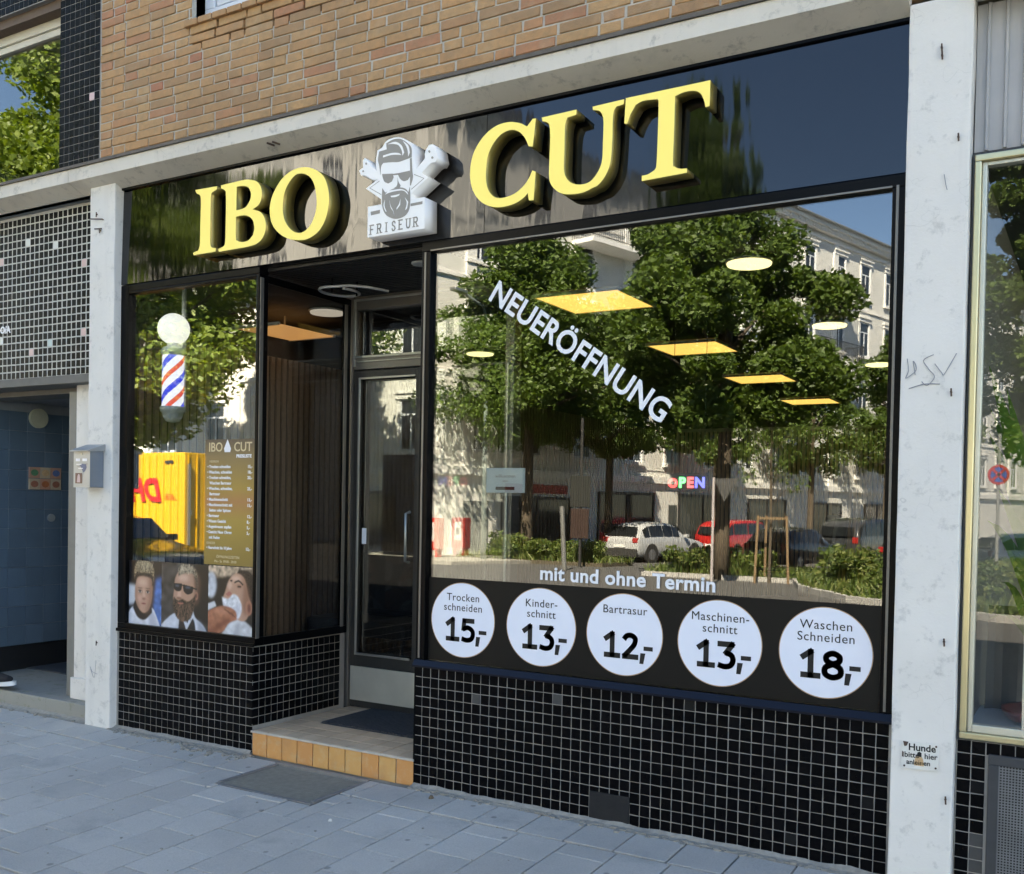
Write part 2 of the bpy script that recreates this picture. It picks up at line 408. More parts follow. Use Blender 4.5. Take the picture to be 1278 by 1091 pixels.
LETTERS = {'I': [[(-0.424, 3.165), (-0.411, 3.144), (-0.388, 3.133), (-0.377, 3.102), (-0.379, 2.951), (-0.381, 2.851), (-0.393, 2.815), (-0.436, 2.806), (-0.43, 2.792), (-0.254, 2.793), (-0.25, 2.811), (-0.283, 2.82), (-0.295, 2.841), (-0.297, 2.941), (-0.296, 3.105), (-0.287, 3.132), (-0.251, 3.142), (-0.247, 3.161)]], 'B': [[(-0.217, 3.161), (-0.214, 3.144), (-0.189, 3.133), (-0.176, 3.102), (-0.175, 2.926), (-0.178, 2.835), (-0.193, 2.815), (-0.23, 2.805), (-0.227, 2.789), (0.003, 2.792), (0.079, 2.805), (0.121, 2.841), (0.134, 2.891), (0.122, 2.937), (0.09, 2.972), (0.033, 2.993), (0.08, 3.015), (0.1, 3.056), (0.094, 3.105), (0.063, 3.141), (0.015, 3.158), (-0.043, 3.165)], [(-0.092, 3.136), (-0.042, 3.133), (-0.003, 3.119), (0.017, 3.085), (0.012, 3.048), (-0.02, 3.014), (-0.059, 3.006), (-0.093, 3.005)], [(-0.095, 2.968), (-0.058, 2.971), (-0.01, 2.964), (0.031, 2.938), (0.047, 2.891), (0.038, 2.851), (0.002, 2.826), (-0.046, 2.823), (-0.08, 2.834), (-0.093, 2.853)]], 'O': [[(0.411, 3.167), (0.481, 3.145), (0.539, 3.104), (0.57, 3.05), (0.584, 2.982), (0.577, 2.918), (0.552, 2.855), (0.506, 2.808), (0.436, 2.783), (0.365, 2.785), (0.292, 2.804), (0.227, 2.842), (0.18, 2.895), (0.162, 2.959), (0.168, 3.02), (0.2, 3.08), (0.258, 3.136), (0.33, 3.165)], [(0.398, 3.135), (0.447, 3.111), (0.479, 3.066), (0.495, 3.008), (0.498, 2.948), (0.482, 2.891), (0.444, 2.842), (0.391, 2.821), (0.337, 2.835), (0.291, 2.875), (0.264, 2.925), (0.257, 2.987), (0.269, 3.053), (0.304, 3.105), (0.349, 3.136)]], 'C': [[(1.825, 3.173), (1.808, 3.174), (1.793, 3.159), (1.779, 3.144), (1.739, 3.166), (1.684, 3.181), (1.622, 3.179), (1.566, 3.157), (1.516, 3.115), (1.482, 3.061), (1.468, 2.999), (1.471, 2.933), (1.492, 2.877), (1.535, 2.828), (1.592, 2.799), (1.655, 2.789), (1.723, 2.797), (1.765, 2.815), (1.789, 2.835), (1.796, 2.8), (1.821, 2.798), (1.829, 2.928), (1.811, 2.936), (1.793, 2.902), (1.764, 2.87), (1.716, 2.842), (1.66, 2.832), (1.61, 2.841), (1.575, 2.876), (1.559, 2.926), (1.558, 2.99), (1.568, 3.047), (1.598, 3.098), (1.641, 3.133), (1.691, 3.143), (1.734, 3.128), (1.768, 3.093), (1.789, 3.051), (1.811, 3.046)]], 'U': [[(1.856, 3.171), (1.86, 3.153), (1.883, 3.145), (1.897, 3.126), (1.902, 3.071), (1.9, 2.968), (1.9, 2.896), (1.91, 2.859), (1.937, 2.827), (1.973, 2.806), (2.019, 2.797), (2.076, 2.797), (2.121, 2.81), (2.151, 2.82), (2.183, 2.852), (2.204, 2.893), (2.212, 2.94), (2.216, 3.017), (2.216, 3.089), (2.22, 3.132), (2.233, 3.152), (2.267, 3.156), (2.269, 3.177), (2.116, 3.173), (2.117, 3.158), (2.147, 3.149), (2.163, 3.13), (2.171, 3.092), (2.17, 3.0), (2.168, 2.932), (2.153, 2.886), (2.115, 2.844), (2.07, 2.834), (2.024, 2.845), (1.992, 2.872), (1.977, 2.915), (1.977, 3.007), (1.978, 3.109), (1.989, 3.147), (2.034, 3.152), (2.035, 3.175)]], 'T': [[(2.277, 3.18), (2.272, 3.071), (2.287, 3.067), (2.3, 3.103), (2.325, 3.142), (2.361, 3.153), (2.425, 3.148), (2.432, 3.127), (2.431, 2.98), (2.428, 2.867), (2.42, 2.845), (2.389, 2.831), (2.361, 2.829), (2.361, 2.806), (2.568, 2.811), (2.568, 2.829), (2.536, 2.833), (2.513, 2.845), (2.504, 2.865), (2.506, 3.015), (2.507, 3.145), (2.553, 3.155), (2.597, 3.15), (2.622, 3.133), (2.637, 3.102), (2.644, 3.073), (2.662, 3.075), (2.663, 3.182)]]}
LOGO = {'head': [(0.924, 3.059), (0.915, 3.102), (0.925, 3.162), (0.954, 3.173), (0.98, 3.2), (1.018, 3.209), (1.063, 3.205), (1.108, 3.184), (1.14, 3.153), (1.149, 3.091), (1.151, 3.025), (1.156, 2.994), (1.143, 2.955), (1.135, 2.896), (1.134, 2.845), (1.116, 2.812), (1.078, 2.799), (1.033, 2.802), (0.988, 2.822), (0.961, 2.858), (0.953, 2.916), (0.955, 2.972), (0.94, 3.01), (0.934, 3.047)], 'diamond': [(0.853, 2.982), (1.047, 3.076), (1.053, 3.08), (1.149, 3.045), (1.24, 2.981), (1.045, 2.859), (1.032, 2.861)], 'base': [(0.868, 2.888), (1.221, 2.888), (1.224, 2.735), (0.868, 2.732)], 'scR': [(1.131, 3.007), (1.18, 3.045), (1.217, 3.077), (1.219, 3.112), (1.24, 3.139), (1.262, 3.14), (1.28, 3.119), (1.285, 3.096), (1.292, 3.068), (1.279, 3.05), (1.254, 3.049), (1.212, 3.02), (1.169, 2.987)], 'scL': [(0.938, 3.021), (0.892, 3.022), (0.845, 3.05), (0.819, 3.054), (0.805, 3.08), (0.831, 3.092), (0.829, 3.128), (0.84, 3.14), (0.863, 3.115), (0.884, 3.091), (0.951, 3.034)], 'hair': [(0.938, 3.083), (0.929, 3.115), (0.936, 3.155), (0.984, 3.158), (0.98, 3.189), (1.025, 3.201), (1.07, 3.196), (1.115, 3.167), (1.138, 3.138), (1.14, 3.094), (1.104, 3.089), (1.06, 3.084), (1.014, 3.09), (0.963, 3.094), (0.95, 3.078), (0.947, 3.035)], 'hair_line1': [(0.99, 3.183), (1.038, 3.187), (1.077, 3.163), (1.094, 3.125), (1.084, 3.111), (1.078, 3.138), (1.058, 3.166), (1.026, 3.178)], 'hair_line2': [(0.962, 3.131), (1.014, 3.135), (1.059, 3.128), (1.078, 3.115), (1.052, 3.12), (1.014, 3.125), (0.962, 3.121)], 'hair_line3': [(1.083, 3.185), (1.118, 3.156), (1.129, 3.119), (1.119, 3.1), (1.116, 3.126), (1.106, 3.153)], 'glassL': [(0.957, 3.039), (1.025, 3.031), (1.03, 3.012), (1.02, 2.993), (0.997, 2.986), (0.974, 2.998), (0.963, 3.017)], 'glassR': [(1.054, 3.028), (1.13, 3.03), (1.134, 3.002), (1.119, 2.986), (1.093, 2.984), (1.071, 2.999), (1.061, 3.015)], 'bridge': [(1.019, 3.03), (1.067, 3.028), (1.064, 3.02), (1.022, 3.023)], 'side': [(1.14, 3.092), (1.146, 3.025), (1.15, 2.994), (1.138, 2.956), (1.132, 2.957), (1.132, 3.017), (1.129, 3.089)], 'nose': [(1.055, 3.009), (1.06, 2.987), (1.075, 2.965), (1.07, 2.955), (1.049, 2.956), (1.03, 2.957), (1.049, 2.964), (1.055, 2.978)], 'beard': [(0.96, 2.969), (0.979, 2.943), (0.998, 2.948), (1.03, 2.955), (1.075, 2.955), (1.107, 2.943), (1.123, 2.925), (1.132, 2.952), (1.136, 2.895), (1.132, 2.845), (1.111, 2.815), (1.072, 2.803), (1.033, 2.806), (0.991, 2.827), (0.966, 2.862), (0.958, 2.915)], 'mouth': [(1.013, 2.922), (1.044, 2.922), (1.071, 2.924), (1.066, 2.916), (1.044, 2.912), (1.018, 2.914)], 'b1': [(1.006, 2.901), (1.016, 2.871), (1.033, 2.843), (1.039, 2.819), (1.031, 2.843), (1.016, 2.863)], 'b2': [(1.076, 2.899), (1.067, 2.874), (1.052, 2.856), (1.053, 2.848), (1.074, 2.868)], 'b3': [(0.978, 2.907), (0.977, 2.876), (0.99, 2.846), (0.982, 2.85), (0.97, 2.88)], 'b4': [(1.102, 2.903), (1.115, 2.873), (1.106, 2.839), (1.117, 2.847), (1.124, 2.877)], 'stache': [(0.979, 2.933), (0.998, 2.948), (1.043, 2.949), (1.082, 2.946), (1.114, 2.929), (1.123, 2.912), (1.094, 2.936), (1.05, 2.941), (1.008, 2.939)], 'comb1': [(0.887, 2.86), (0.947, 2.862), (0.946, 2.844), (0.89, 2.841)], 'comb2': [(1.137, 2.867), (1.21, 2.869), (1.209, 2.855), (1.137, 2.854)], 'din': [(0.876, 2.981), (0.939, 3.02), (0.939, 3.015), (0.886, 2.978), (0.948, 2.921), (0.948, 2.914)], 'din2': [(1.163, 3.032), (1.228, 2.984), (1.151, 2.926), (1.151, 2.933), (1.219, 2.984), (1.163, 3.025)], 'holeR1': [(1.238, 3.109), (1.246, 3.113), (1.252, 3.104), (1.246, 3.098)], 'holeR2': [(1.257, 3.078), (1.267, 3.079), (1.272, 3.07), (1.261, 3.067)], 'holeL1': [(0.828, 3.076), (0.836, 3.078), (0.841, 3.069), (0.831, 3.067)], 'holeL2': [(0.847, 3.113), (0.856, 3.112), (0.858, 3.103), (0.849, 3.103)]}
# ------------------------------------------------------------------ ground on our side
def gz(y):
    """height of the ground: the pavement falls away from the shop towards the road"""
    if y > -4.7: return -.058 + .032*min(y, 0)*1.0
    z = -.208-.10
    d = -y-4.7
    return z - .0125*d if d < 17 else z-.0125*17-.018*(d-17)
def block_mesh(name, w, h, d, ch, mat, jit=0., seed=0, axis='y'):
    """a cut piece: front face with chamfered rim, open at the back. axis: the way it faces (y = -y, x = +x, z = +z)"""
    r = random.Random(seed); j = lambda: r.uniform(-jit, jit)
    a, b = w/2, h/2
    out = [(-a+j(), -b+j()), (a+j(), -b+j()), (a+j(), b+j()), (-a+j(), b+j())]
    inn = [(x-math.copysign(ch, x), z-math.copysign(ch, z)) for x, z in out]
    v = [(x, d, z) for x, z in out]+[(x, ch, z) for x, z in out]+[(x, 0, z) for x, z in inn]
    f = []
    for i in range(4):
        k = (i+1) % 4
        f += [(i, k, 4+k, 4+i), (4+i, 4+k, 8+k, 8+i)]
    f.append((8, 9, 10, 11))
    if axis == 'x': v = [(-y, x, z) for x, y, z in v]
    if axis == 'z': v = [(x, z, -y) for x, y, z in v]
    me = bpy.data.meshes.new(name); me.from_pydata(v, [], f); me.materials.append(mat); me.update()
    bm = bmesh.new(); bm.from_mesh(me)
    for fc in bm.faces: fc.normal_update()
    c = Vector((0, d*.6, 0)) if axis == 'y' else (Vector((-d*.6, 0, 0)) if axis == 'x' else Vector((0, 0, -d*.6)))
    for fc in bm.faces:
        if (fc.calc_center_median()-c).dot(fc.normal) < 0: fc.normal_flip()
    bm.to_mesh(me); bm.free()
    return me
def joined(name, places, parent=None, kind='stuff'):
    """[(mesh, location)] joined into one object"""
    v = []; f = []; mats = []; mi = []
    off = wloc(parent) if parent is not None else Vector((0, 0, 0))
    for me, loc in places:
        if me.materials[0] not in mats: mats.append(me.materials[0])
        k = mats.index(me.materials[0]); b = len(v); L = Vector(loc)-off
        v += [tuple(p.co+L) for p in me.vertices]
        for p in me.polygons: f.append(tuple(i+b for i in p.vertices)); mi.append(k)
    me = bpy.data.meshes.new(name); me.from_pydata(v, [], f)
    for m in mats: me.materials.append(m)
    me.polygons.foreach_set('material_index', mi); me.update()
    o = link(name, me, parent)
    if kind: o['kind'] = kind
    return o
CAMR = (r2, u2, fw)
def scr(p):
    d = Vector(p)-CAMP; z = d.dot(fw)
    if z < .05: return None
    return (639+1248.5*d.dot(r2)/z, 653.8-1248.5*d.dot(u2)/z, z)
def inframe(p, m=12):
    q = scr(p); return q is not None and -m < q[0] < 1278+m and -m < q[1] < 1091+m

# pavement slab under the pavers, then each paver a part
pv = struct('pavement', mesh('pavement', [(-26, -4.55, gz(-4.55)-.045), (26, -4.55, gz(-4.55)-.045), (26, 0.02, -.103), (-26, .02, -.103), (-26, -4.55, -.9), (26, -4.55, -.9), (26, .02, -.9), (-26, .02, -.9)],
     [(0, 1, 2, 3), (4, 5, 1, 0), (5, 6, 2, 1), (6, 7, 3, 2), (7, 4, 0, 3), (7, 6, 5, 4)], M['sand']))
cand = []
PW, PL = .237, .2575
pm = [block_mesh('paver', PW-.0065, PL-.0065, .04, .0022, M['paver'], .0010, k, 'z') for k in range(4)]
pm0 = [block_mesh('paver', PW-.0065, .235, .04, .0022, M['paver'], .0010, 20+k, 'z') for k in range(3)]
for i in range(-34, 34):
    # first course along the facade, then columns staggered by half a slab
    x = 1.555+PW*i
    if not (-1.4 < x < -99): cand.append((pm0[i % 3], (x, -.17, gz(-.17)+.002+rnd.uniform(-.0015, .0015))))
    xc = 1.70-PW/2+PW*i+.0
    for j in range(17):
        y = -.30-PL*(j+.5)-(PL/2 if i % 2 else 0)
        cand.append((pm[rnd.randrange(4)], (xc+rnd.uniform(-.001, .001), y, gz(y)+.002+rnd.uniform(-.0012, .0012))))
    if i % 2: cand.append((block_mesh('paver', PW-.0065, PL/2-.0065, .04, .004, M['paver'], .001, 50, 'z') if i == -33 else hs, (xc, -.30-PL/4, gz(-.35)+.002)))
    if i == -33: hs = cand[-1][0]
gr_x0, gr_x1, gr_y0, gr_y1 = .262, .868, -.475, -.055      # recessed metal grating in front of the step
def hit(p):
    return gr_x0-.11 < p[0] < gr_x1+.11 and gr_y0-.11 < p[1] < gr_y1+.2
def clip_grating(cs):
    G = (gr_x0-.024, gr_x1+.024, gr_y0-.024, gr_y1+.024); out = []
    for me, (x, y, z) in cs:
        hx = max(abs(v.co.x) for v in me.vertices)+.00325; hy = max(abs(v.co.y) for v in me.vertices)+.00325
        r = (x-hx, x+hx, y-hy, y+hy)
        if r[1] <= G[0] or r[0] >= G[1] or r[3] <= G[2] or r[2] >= G[3]: out.append((me, (x, y, z))); continue
        parts = []
        if r[0] < G[0]: parts.append((r[0], G[0], r[2], r[3]))
        if r[1] > G[1]: parts.append((G[1], r[1], r[2], r[3]))
        m0, m1 = max(r[0], G[0]), min(r[1], G[1])
        if r[2] < G[2]: parts.append((m0, m1, r[2], G[2]))
        if r[3] > G[3]: parts.append((m0, m1, G[3], r[3]))
        for q in parts:
            if q[1]-q[0] > .02 and q[3]-q[2] > .02: out.append((block_mesh('paver', q[1]-q[0]-.0065, q[3]-q[2]-.0065, .04, .004, M['paver'], 0, 3, 'z'), ((q[0]+q[1])/2, (q[2]+q[3])/2, z)))
    return out
cand = clip_grating(cand)
near = sorted([c for c in cand if inframe(c[1], 20)], key=lambda c: scr(c[1])[2])
for me, loc in near[:290]: link('paver', me, pv, loc)
ns = set(id(c) for c in near[:290])
joined('paver_field', [c for c in cand if id(c) not in ns], pv)
# tilt every paver with the pavement's fall
for o in pv.children:
    if o.name.startswith('paver') and not o.name.startswith('paver_field'): o.rotation_euler.x = .032
kb = MB()
for i in range(52):
    kb.box(-26+i, -26+i+.985, -4.72, -4.55, -.42, gz(-4.5)+.004)
struct('kerb', kb, M['kerb'], bevel=.012)
# sand and crumbs along the foot of the walls
dm = MB()
def dirt(x0, x1, y, n, w=.03, h=.02):
    for _ in range(n):
        x = rnd.uniform(x0, x1); s = rnd.uniform(.003, .011); yy = y-abs(rnd.gauss(0, w)); z = gz(yy)
        dm.obox((x, yy, z+s*.3), (s*rnd.uniform(.7, 1.5), s*.3, 0), (-s*.3, s, 0), (0, 0, s*.6))
dirt(-1.16, 0, -.015, 420); dirt(1.13, 3.43, -.015, 520, .022); dirt(-.5, .05, -.03, 160, .05); dirt(-2.6, -1.45, -.02, 90, .02); dirt(3.68, 4.2, -.015, 60)
o = dm.build('grit', M['dust']); dm = MB(); meta(o, 'sandy grit lying along the foot of the tiled walls', 'grit', kind='stuff')
for _ in range(150):
    x, y = rnd.uniform(-3, 3.4), rnd.uniform(-2.6, -.05); s = rnd.uniform(.0015, .005)
    dm.obox((x, y, gz(y)+.003+s*.3), (s, s*.3, 0), (-s*.3, s*.8, 0), (0, 0, s*.5))
o = dm.build('crumbs', M['dust']); meta(o, 'fine crumbs and sand grains scattered over the grey pavers', 'grit', kind='stuff')
def dirt_strip(x0, x1, y=0):
    n = int((x1-x0)/.03); v = []; f = []
    for i in range(n+1):
        x = x0+(x1-x0)*i/n
        v += [(x, y+.004, gz(0)+.022+.012*noise.noise((x*9, 0, 1))), (x, y-.02-.01*noise.noise((x*7, 1, 1)), gz(0)+.008), (x, y-.05-.018*noise.noise((x*5, 3, 1)), gz(-.05)+.0015)]
        if i: b = 3*i; f += [(b-3, b-2, b+1, b), (b-2, b-1, b+2, b+1)]
    return v, f
sd = MB()
for a, b in ((-1.165, .0), (1.135, 3.44), (3.68, 5.5), (-2.9, -1.42)): sd.add(*dirt_strip(a, b))
meta(sd.build('dirt_seam', M['dust']), 'dusty mortar seam between pavement and shop walls', 'dirt', kind='stuff')

for lab, (x, y), s, mt in (('pale pebble lying on the pavers right of the steel grating', (1.12, -.62), .011, plain('pale_pebble', (.55, .53, .48), .8)), ('brown crumpled leaf on the pavers before the long mosaic wall', (1.33, -.12), .016, plain('dry_leaf', (.14, .10, .06), .9, .4, 40))):
    pts = [(x+s*(.7+.5*rnd.random())*math.cos(q*.9), y+s*(.7+.5*rnd.random())*math.sin(q*.9)) for q in range(7)]; n_ = 7
    v = [(p, q, gz(q)+.003) for p, q in pts]+[((p+x)/2, (q+y)/2, gz(y)+.003+s*.9) for p, q in pts]
    meta(mesh('pebble' if 'pebble' in lab else 'dry_leaf', v, [tuple(range(n_, 2*n_))]+[(i, (i+1) % n_, (i+1) % n_+n_, i+n_) for i in range(n_)], mt), lab, 'pebble' if 'pebble' in lab else 'leaf')

# ------------------------------------------------------------------ the big masses of the building
# upper storeys above the shops (the bricks themselves come below)
bl = thing('apartment_building', 'yellow brick building above the barber shop with a black mosaic strip', 'building', (0, 0, 3.4))
MB().box(-1.64, 26, .0, 10, 3.415, 4.02).box(-26, -1.64, .3, 10, 3.40, 3.44).box(-26, -3.62, .0, 10, 3.44, 4.02).build('wall', M['mortar'], bl)
# back of the shell round the upper window opening
MB().box(-26, -3.6, .0, 10, 4.02, 11.4).box(-1.64, -.56, .0, 10, 4.02, 5.6).box(1.5, 26, .0, 10, 4.02, 5.6).box(-3.6, 26, .0, 10, 5.6, 11.4).build('upper_wall', M['mortar'], bl)
box('roof', -26.3, 26.3, -.35, 10.4, 11.4, 11.65, M['roof_tile'], bl)
# bricks
BH = .0535
bricks = []; bmesh_cache = {}
def bk(w, k):
    key = (round(w, 3), k)
    if key not in bmesh_cache: bmesh_cache[key] = block_mesh('brick', w-.0068, BH-.0072, .03, .003, M['brick'], .0022, int(w*1000)+k*7)
    return bmesh_cache[key]
row = 0; z = 3.36
while z < 4.85:
    x = -1.375+(.0 if row % 2 else -.0); first = True
    pat = [.115] if row % 2 else []
    while x < 5.2:
        w = pat.pop() if pat else rnd.choice([.215, .225, .22, .107, .218, .11])
        x1 = x+w+.006
        inwin = (z+BH > 4.185 and x1 > -.56 and x < 1.5)
        if not inwin:
            bricks.append((bk(w, rnd.randrange(3)), (x+w/2, -.007+rnd.uniform(-.0025, .0025), z+BH/2)))
        elif x < -.56 and x1 > -.56:
            bricks.append((bk(-.56-x, 0), (x+(-.56-x)/2, -.006, z+BH/2)))
        x = x1
    row += 1; z += BH
vis = [b for b in bricks if inframe(b[1], 10) and b[1][2] > 3.41]
vis.sort(key=lambda b: scr(b[1])[2])
for me, loc in vis[:295]:
    o = link('brick', me, bl, loc)
ids = set(id(b) for b in vis[:295])
joined('brick_field', [b for b in bricks if id(b) not in ids], bl)
# brick window at the top edge
bw = thing('upper_window', 'white framed window in the brick wall above the sign', 'window', (0, 0, 4.18))
fr = MB(); fr.box(-.55, 1.5, .085, .15, 4.20, 4.29).box(-.55, -.47, .085, .15, 4.29, 5.6).box(1.42, 1.5, .085, .15, 4.29, 5.6)
fr.build('frame', M['upvc'], bw, bevel=.006)
f2 = MB(); f2.box(-.46, 1.41, .095, .14, 4.30, 4.36).box(-.46, -.39, .095, .14, 4.36, 5.6).box(.45, .52, .095, .14, 4.36, 5.6)
f2.build('sash', M['upvc'], bw, bevel=.005)
box('pane', -.39, 1.41, .115, .123, 4.36, 5.6, M['glass_up'], bw)
sill = MB()
for i in range(18): sill.box(-.60+i*.118, -.60+i*.118+.108, -.03, .12, 4.155, 4.190)
sill.build('brick_sill', M['brick'], bw, bevel=.004)
MB().box(-.6, -.56, .03, .14, 4.19, 5.6).build('jamb', M['brick'], bw)
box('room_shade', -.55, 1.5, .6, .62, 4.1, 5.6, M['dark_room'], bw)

# beam over the shops
bm_ = thing('concrete_beam', 'long cream concrete beam running over the shop fronts', 'beam', (0, -.1, 3.3))
beam = MB()
for a, b in ((-26, -1.53), (-1.527, 3.44)):
    pr_ = [(-.12, 3.358), (-.12, 3.436), (-.105, 3.446), (-.002, 3.452), (-.002, 3.303)]
    v = [(a, y, z) for y, z in pr_]+[(b, y, z) for y, z in pr_]; n_ = 5
    beam.add(v, [tuple(range(n_)), tuple(range(2*n_-1, n_-1, -1))]+[(i, (i+1) % n_, (i+1) % n_+n_, i+n_) for i in range(n_)])
beam.build('beam_body', M['beam'], bm_)
v = []; fl = MB()
fl.box(-26, 3.44, -.126, -.001, 3.4525, 3.456)
fl.box(-26, 3.44, -.132, -.1235, 3.438, 3.456); fl.build('flashing', plain('dull_brown_flashing', (.12, .10, .08), .7, .3), bm_)
for x in (.16, .20): MB().tube([(x-.02, -.09, 3.338), (x+.01, -.06, 3.328)], .006, 6).build('rust_mark', plain('rust', (.08, .05, .035), .9), bm_)

# pillars
def pillar(name, x0, x1, lab, x_in=.09):
    t = thing(name, lab, 'pillar', ((x0+x1)/2, 0, -.06))
    m = MB(); nz = 60; v = []
    prof = lambda zz: 0
    m.box(x0, x1, -.05, x_in, -.12, 3.325)
    o = m.build('shaft', M['pillar'], t, bevel=.007)
    bm2 = bmesh.new(); bm2.from_mesh(o.data)
    bmesh.ops.subdivide_edges(bm2, edges=[e for e in bm2.edges if e.calc_length() > 1], cuts=70)
    for vv in bm2.verts:
        k = noise.noise(Vector((vv.co.x*3, vv.co.y*3, vv.co.z*4))); vv.co.x += k*.0025; vv.co.y += noise.noise(Vector((vv.co.z*5, 7, 1)))*.002
    bm2.to_mesh(o.data); bm2.free()
    return t
pL = pillar('concrete_pillar', -1.405, -1.168, 'narrow white concrete pillar left of the barber window carrying the mailbox')
pR = pillar('concrete_pillar', 3.442, 3.668, 'wide white concrete pillar right of the barber shop with scribbled graffiti', .06)
rust = plain('rusty_iron', (.09, .055, .04), .9, .3, 40)
def peg(x, z, y=-.05, L=.02, r=.006):
    return MB().tube([(x, y+.004, z), (x, y-L, z+.002)], r, 8).tube([(x, y-L, z+.014), (x+.002, y-L-.002, z-.016)], r*.8, 6)
for x, z in ((3.56, 3.135), (3.562, 3.105), (3.626, 2.79), (3.625, 1.84), (3.624, .90), (3.664-.02, .305)):
    peg(x, z, L=.010, r=.0042).build('rusty_bolt', rust, pR)
for x, z in ((-1.30, 3.045), (-1.335, 3.15), (-1.29, .47)): peg(x, z, L=.008, r=.004).build('rusty_bolt', rust, pL)
MB().tube([(-1.385, -.07, 3.125), (-1.28, -.056, 3.115), (-1.275, -.05, 3.11)], .0035, 6).build('rusty_hook', rust, pL)
MB().tube([(-1.345, -.062, 3.06), (-1.29, -.052, 3.058)], .0035, 6).build('rusty_hook', rust, pL)
# graffiti scribble
gm = M['pen'] = plain('grey_marker_ink', (.28, .28, .30), .8, .1)
def pen(parent, lines, y=-.0545, r=.0016):
    for L in lines:
        MB().tube([(x, y, z) for x, z in L], r, 5).build('pen_stroke', gm, parent)
def bez(pts, n=5):
    P = [Vector(p) for p in pts]; out = []
    for i in range(len(P)-1):
        p0 = P[max(i-1, 0)]; p1 = P[i]; p2 = P[i+1]; p3 = P[min(i+2, len(P)-1)]
        for k in range(n):
            t = k/n; out.append(tuple(.5*((2*p1)+(p2-p0)*t+(2*p0-5*p1+4*p2-p3)*t*t+(3*p1-p0-3*p2+p3)*t**3)))
    out.append(tuple(P[-1])); return out
pen(pR, [bez([(3.466, 1.975), (3.472, 1.93), (3.463, 1.90), (3.50, 1.93), (3.488, 1.965), (3.497, 1.91)]),
         bez([(3.56, 1.985), (3.525, 1.965), (3.545, 1.93), (3.565, 1.90), (3.54, 1.87), (3.52, 1.885)]),
         bez([(3.565, 1.95), (3.59, 1.915), (3.60, 1.91), (3.64, 1.985)]),
         bez([(3.475, 1.86), (3.53, 1.875), (3.585, 1.873)]),
         bez([(3.58, 2.66), (3.587, 2.62), (3.592, 2.60)])])
pen(pL, [bez([(-1.345, .30), (-1.31, .25), (-1.295, .36)], 4), bez([(-1.35, .315), (-1.33, .285), (-1.28, .275)], 4)], r=.0012)

# ------------------------------------------------------------------ barber shop sign
sg = thing('shop_sign', 'gloss black fascia sign reading IBO CUT in raised yellow letters', 'shop sign', (1.1, 0, 2.7))
for a, b in ((-1.166, 1.498), (1.5015, 3.438)):
    v = [(a, 0, 2.706), (b, 0, 2.706), (b, .04, 2.706), (a, .04, 2.706), (a, .013, 3.289), (b, .013, 3.289), (b, .045, 3.289), (a, .045, 3.289)]     # leans back a little
    mesh('fascia_panel', v, [(0, 3, 2, 1), (4, 5, 6, 7), (0, 1, 5, 4), (1, 2, 6, 5), (2, 3, 7, 6), (3, 0, 4, 7)], M['fascia'], sg)
box('fascia_trim', -1.166, 3.438, -.004, .05, 3.2893, 3.3015, M['black_frame'], sg)
box('fascia_backing', -1.166, 3.438, .052, .09, 2.70, 3.3, M['black_frame'], sg)
for nm in 'IBOCUT':
    loops = [smooth_poly(l, 5, 40) for l in LETTERS[nm]]
    o = shape('letter', loops, -.082, .087, M['letter_face'], sg, M['letter_side'])
    rim = None
lg = None
L_ = {k: v for k, v in LOGO.items()}
lo = shape('logo_box', [smooth_poly(L_['head'], 4)], -.1115, .107, M['logo_white'], sg)
lo['label'] = 'white cut-out logo of a bearded man with sunglasses over a FRISEUR plate'
for nm, y in (('diamond', -.1095), ('base', -.1105), ('scR', -.108), ('scL', -.108)):
    shape({'diamond': 'diamond_plate', 'base': 'name_plate', 'scR': 'scissors', 'scL': 'scissors'}[nm], [L_[nm] if nm in ('diamond', 'base') else smooth_poly(L_[nm], 4)], y, y*-1-.004, M['logo_white'], lo)
def pr2(nm, mat, y=-.1125, sharp=False): shape('print', [L_[nm] if sharp else smooth_poly(L_[nm], 4)], y, .0006, mat, lo)
for nm in ('hair', 'side', 'glassL', 'glassR', 'bridge', 'nose', 'beard'): pr2(nm, M['logo_grey'])
for nm in ('hair_line1', 'hair_line2', 'hair_line3', 'mouth', 'b1', 'b2', 'b3', 'b4', 'stache'): pr2(nm, M['logo_white'], -.1133)
for nm in ('comb1', 'comb2', 'holeR1', 'holeR2', 'holeL1', 'holeL2'): pr2(nm, M['logo_grey'], -.1115, True)
def inset(poly, d):
    c = sum((Vector(p) for p in poly), Vector((0, 0)))/len(poly); return [tuple(Vector(p)+(c-Vector(p)).normalized()*d) for p in poly]
dpoly = [L_['diamond'][0], L_['diamond'][2], L_['diamond'][4], L_['diamond'][5]]
shape('print', [inset(dpoly, .022), inset(dpoly, .027)], -.1105, .0006, M['logo_grey'], lo)
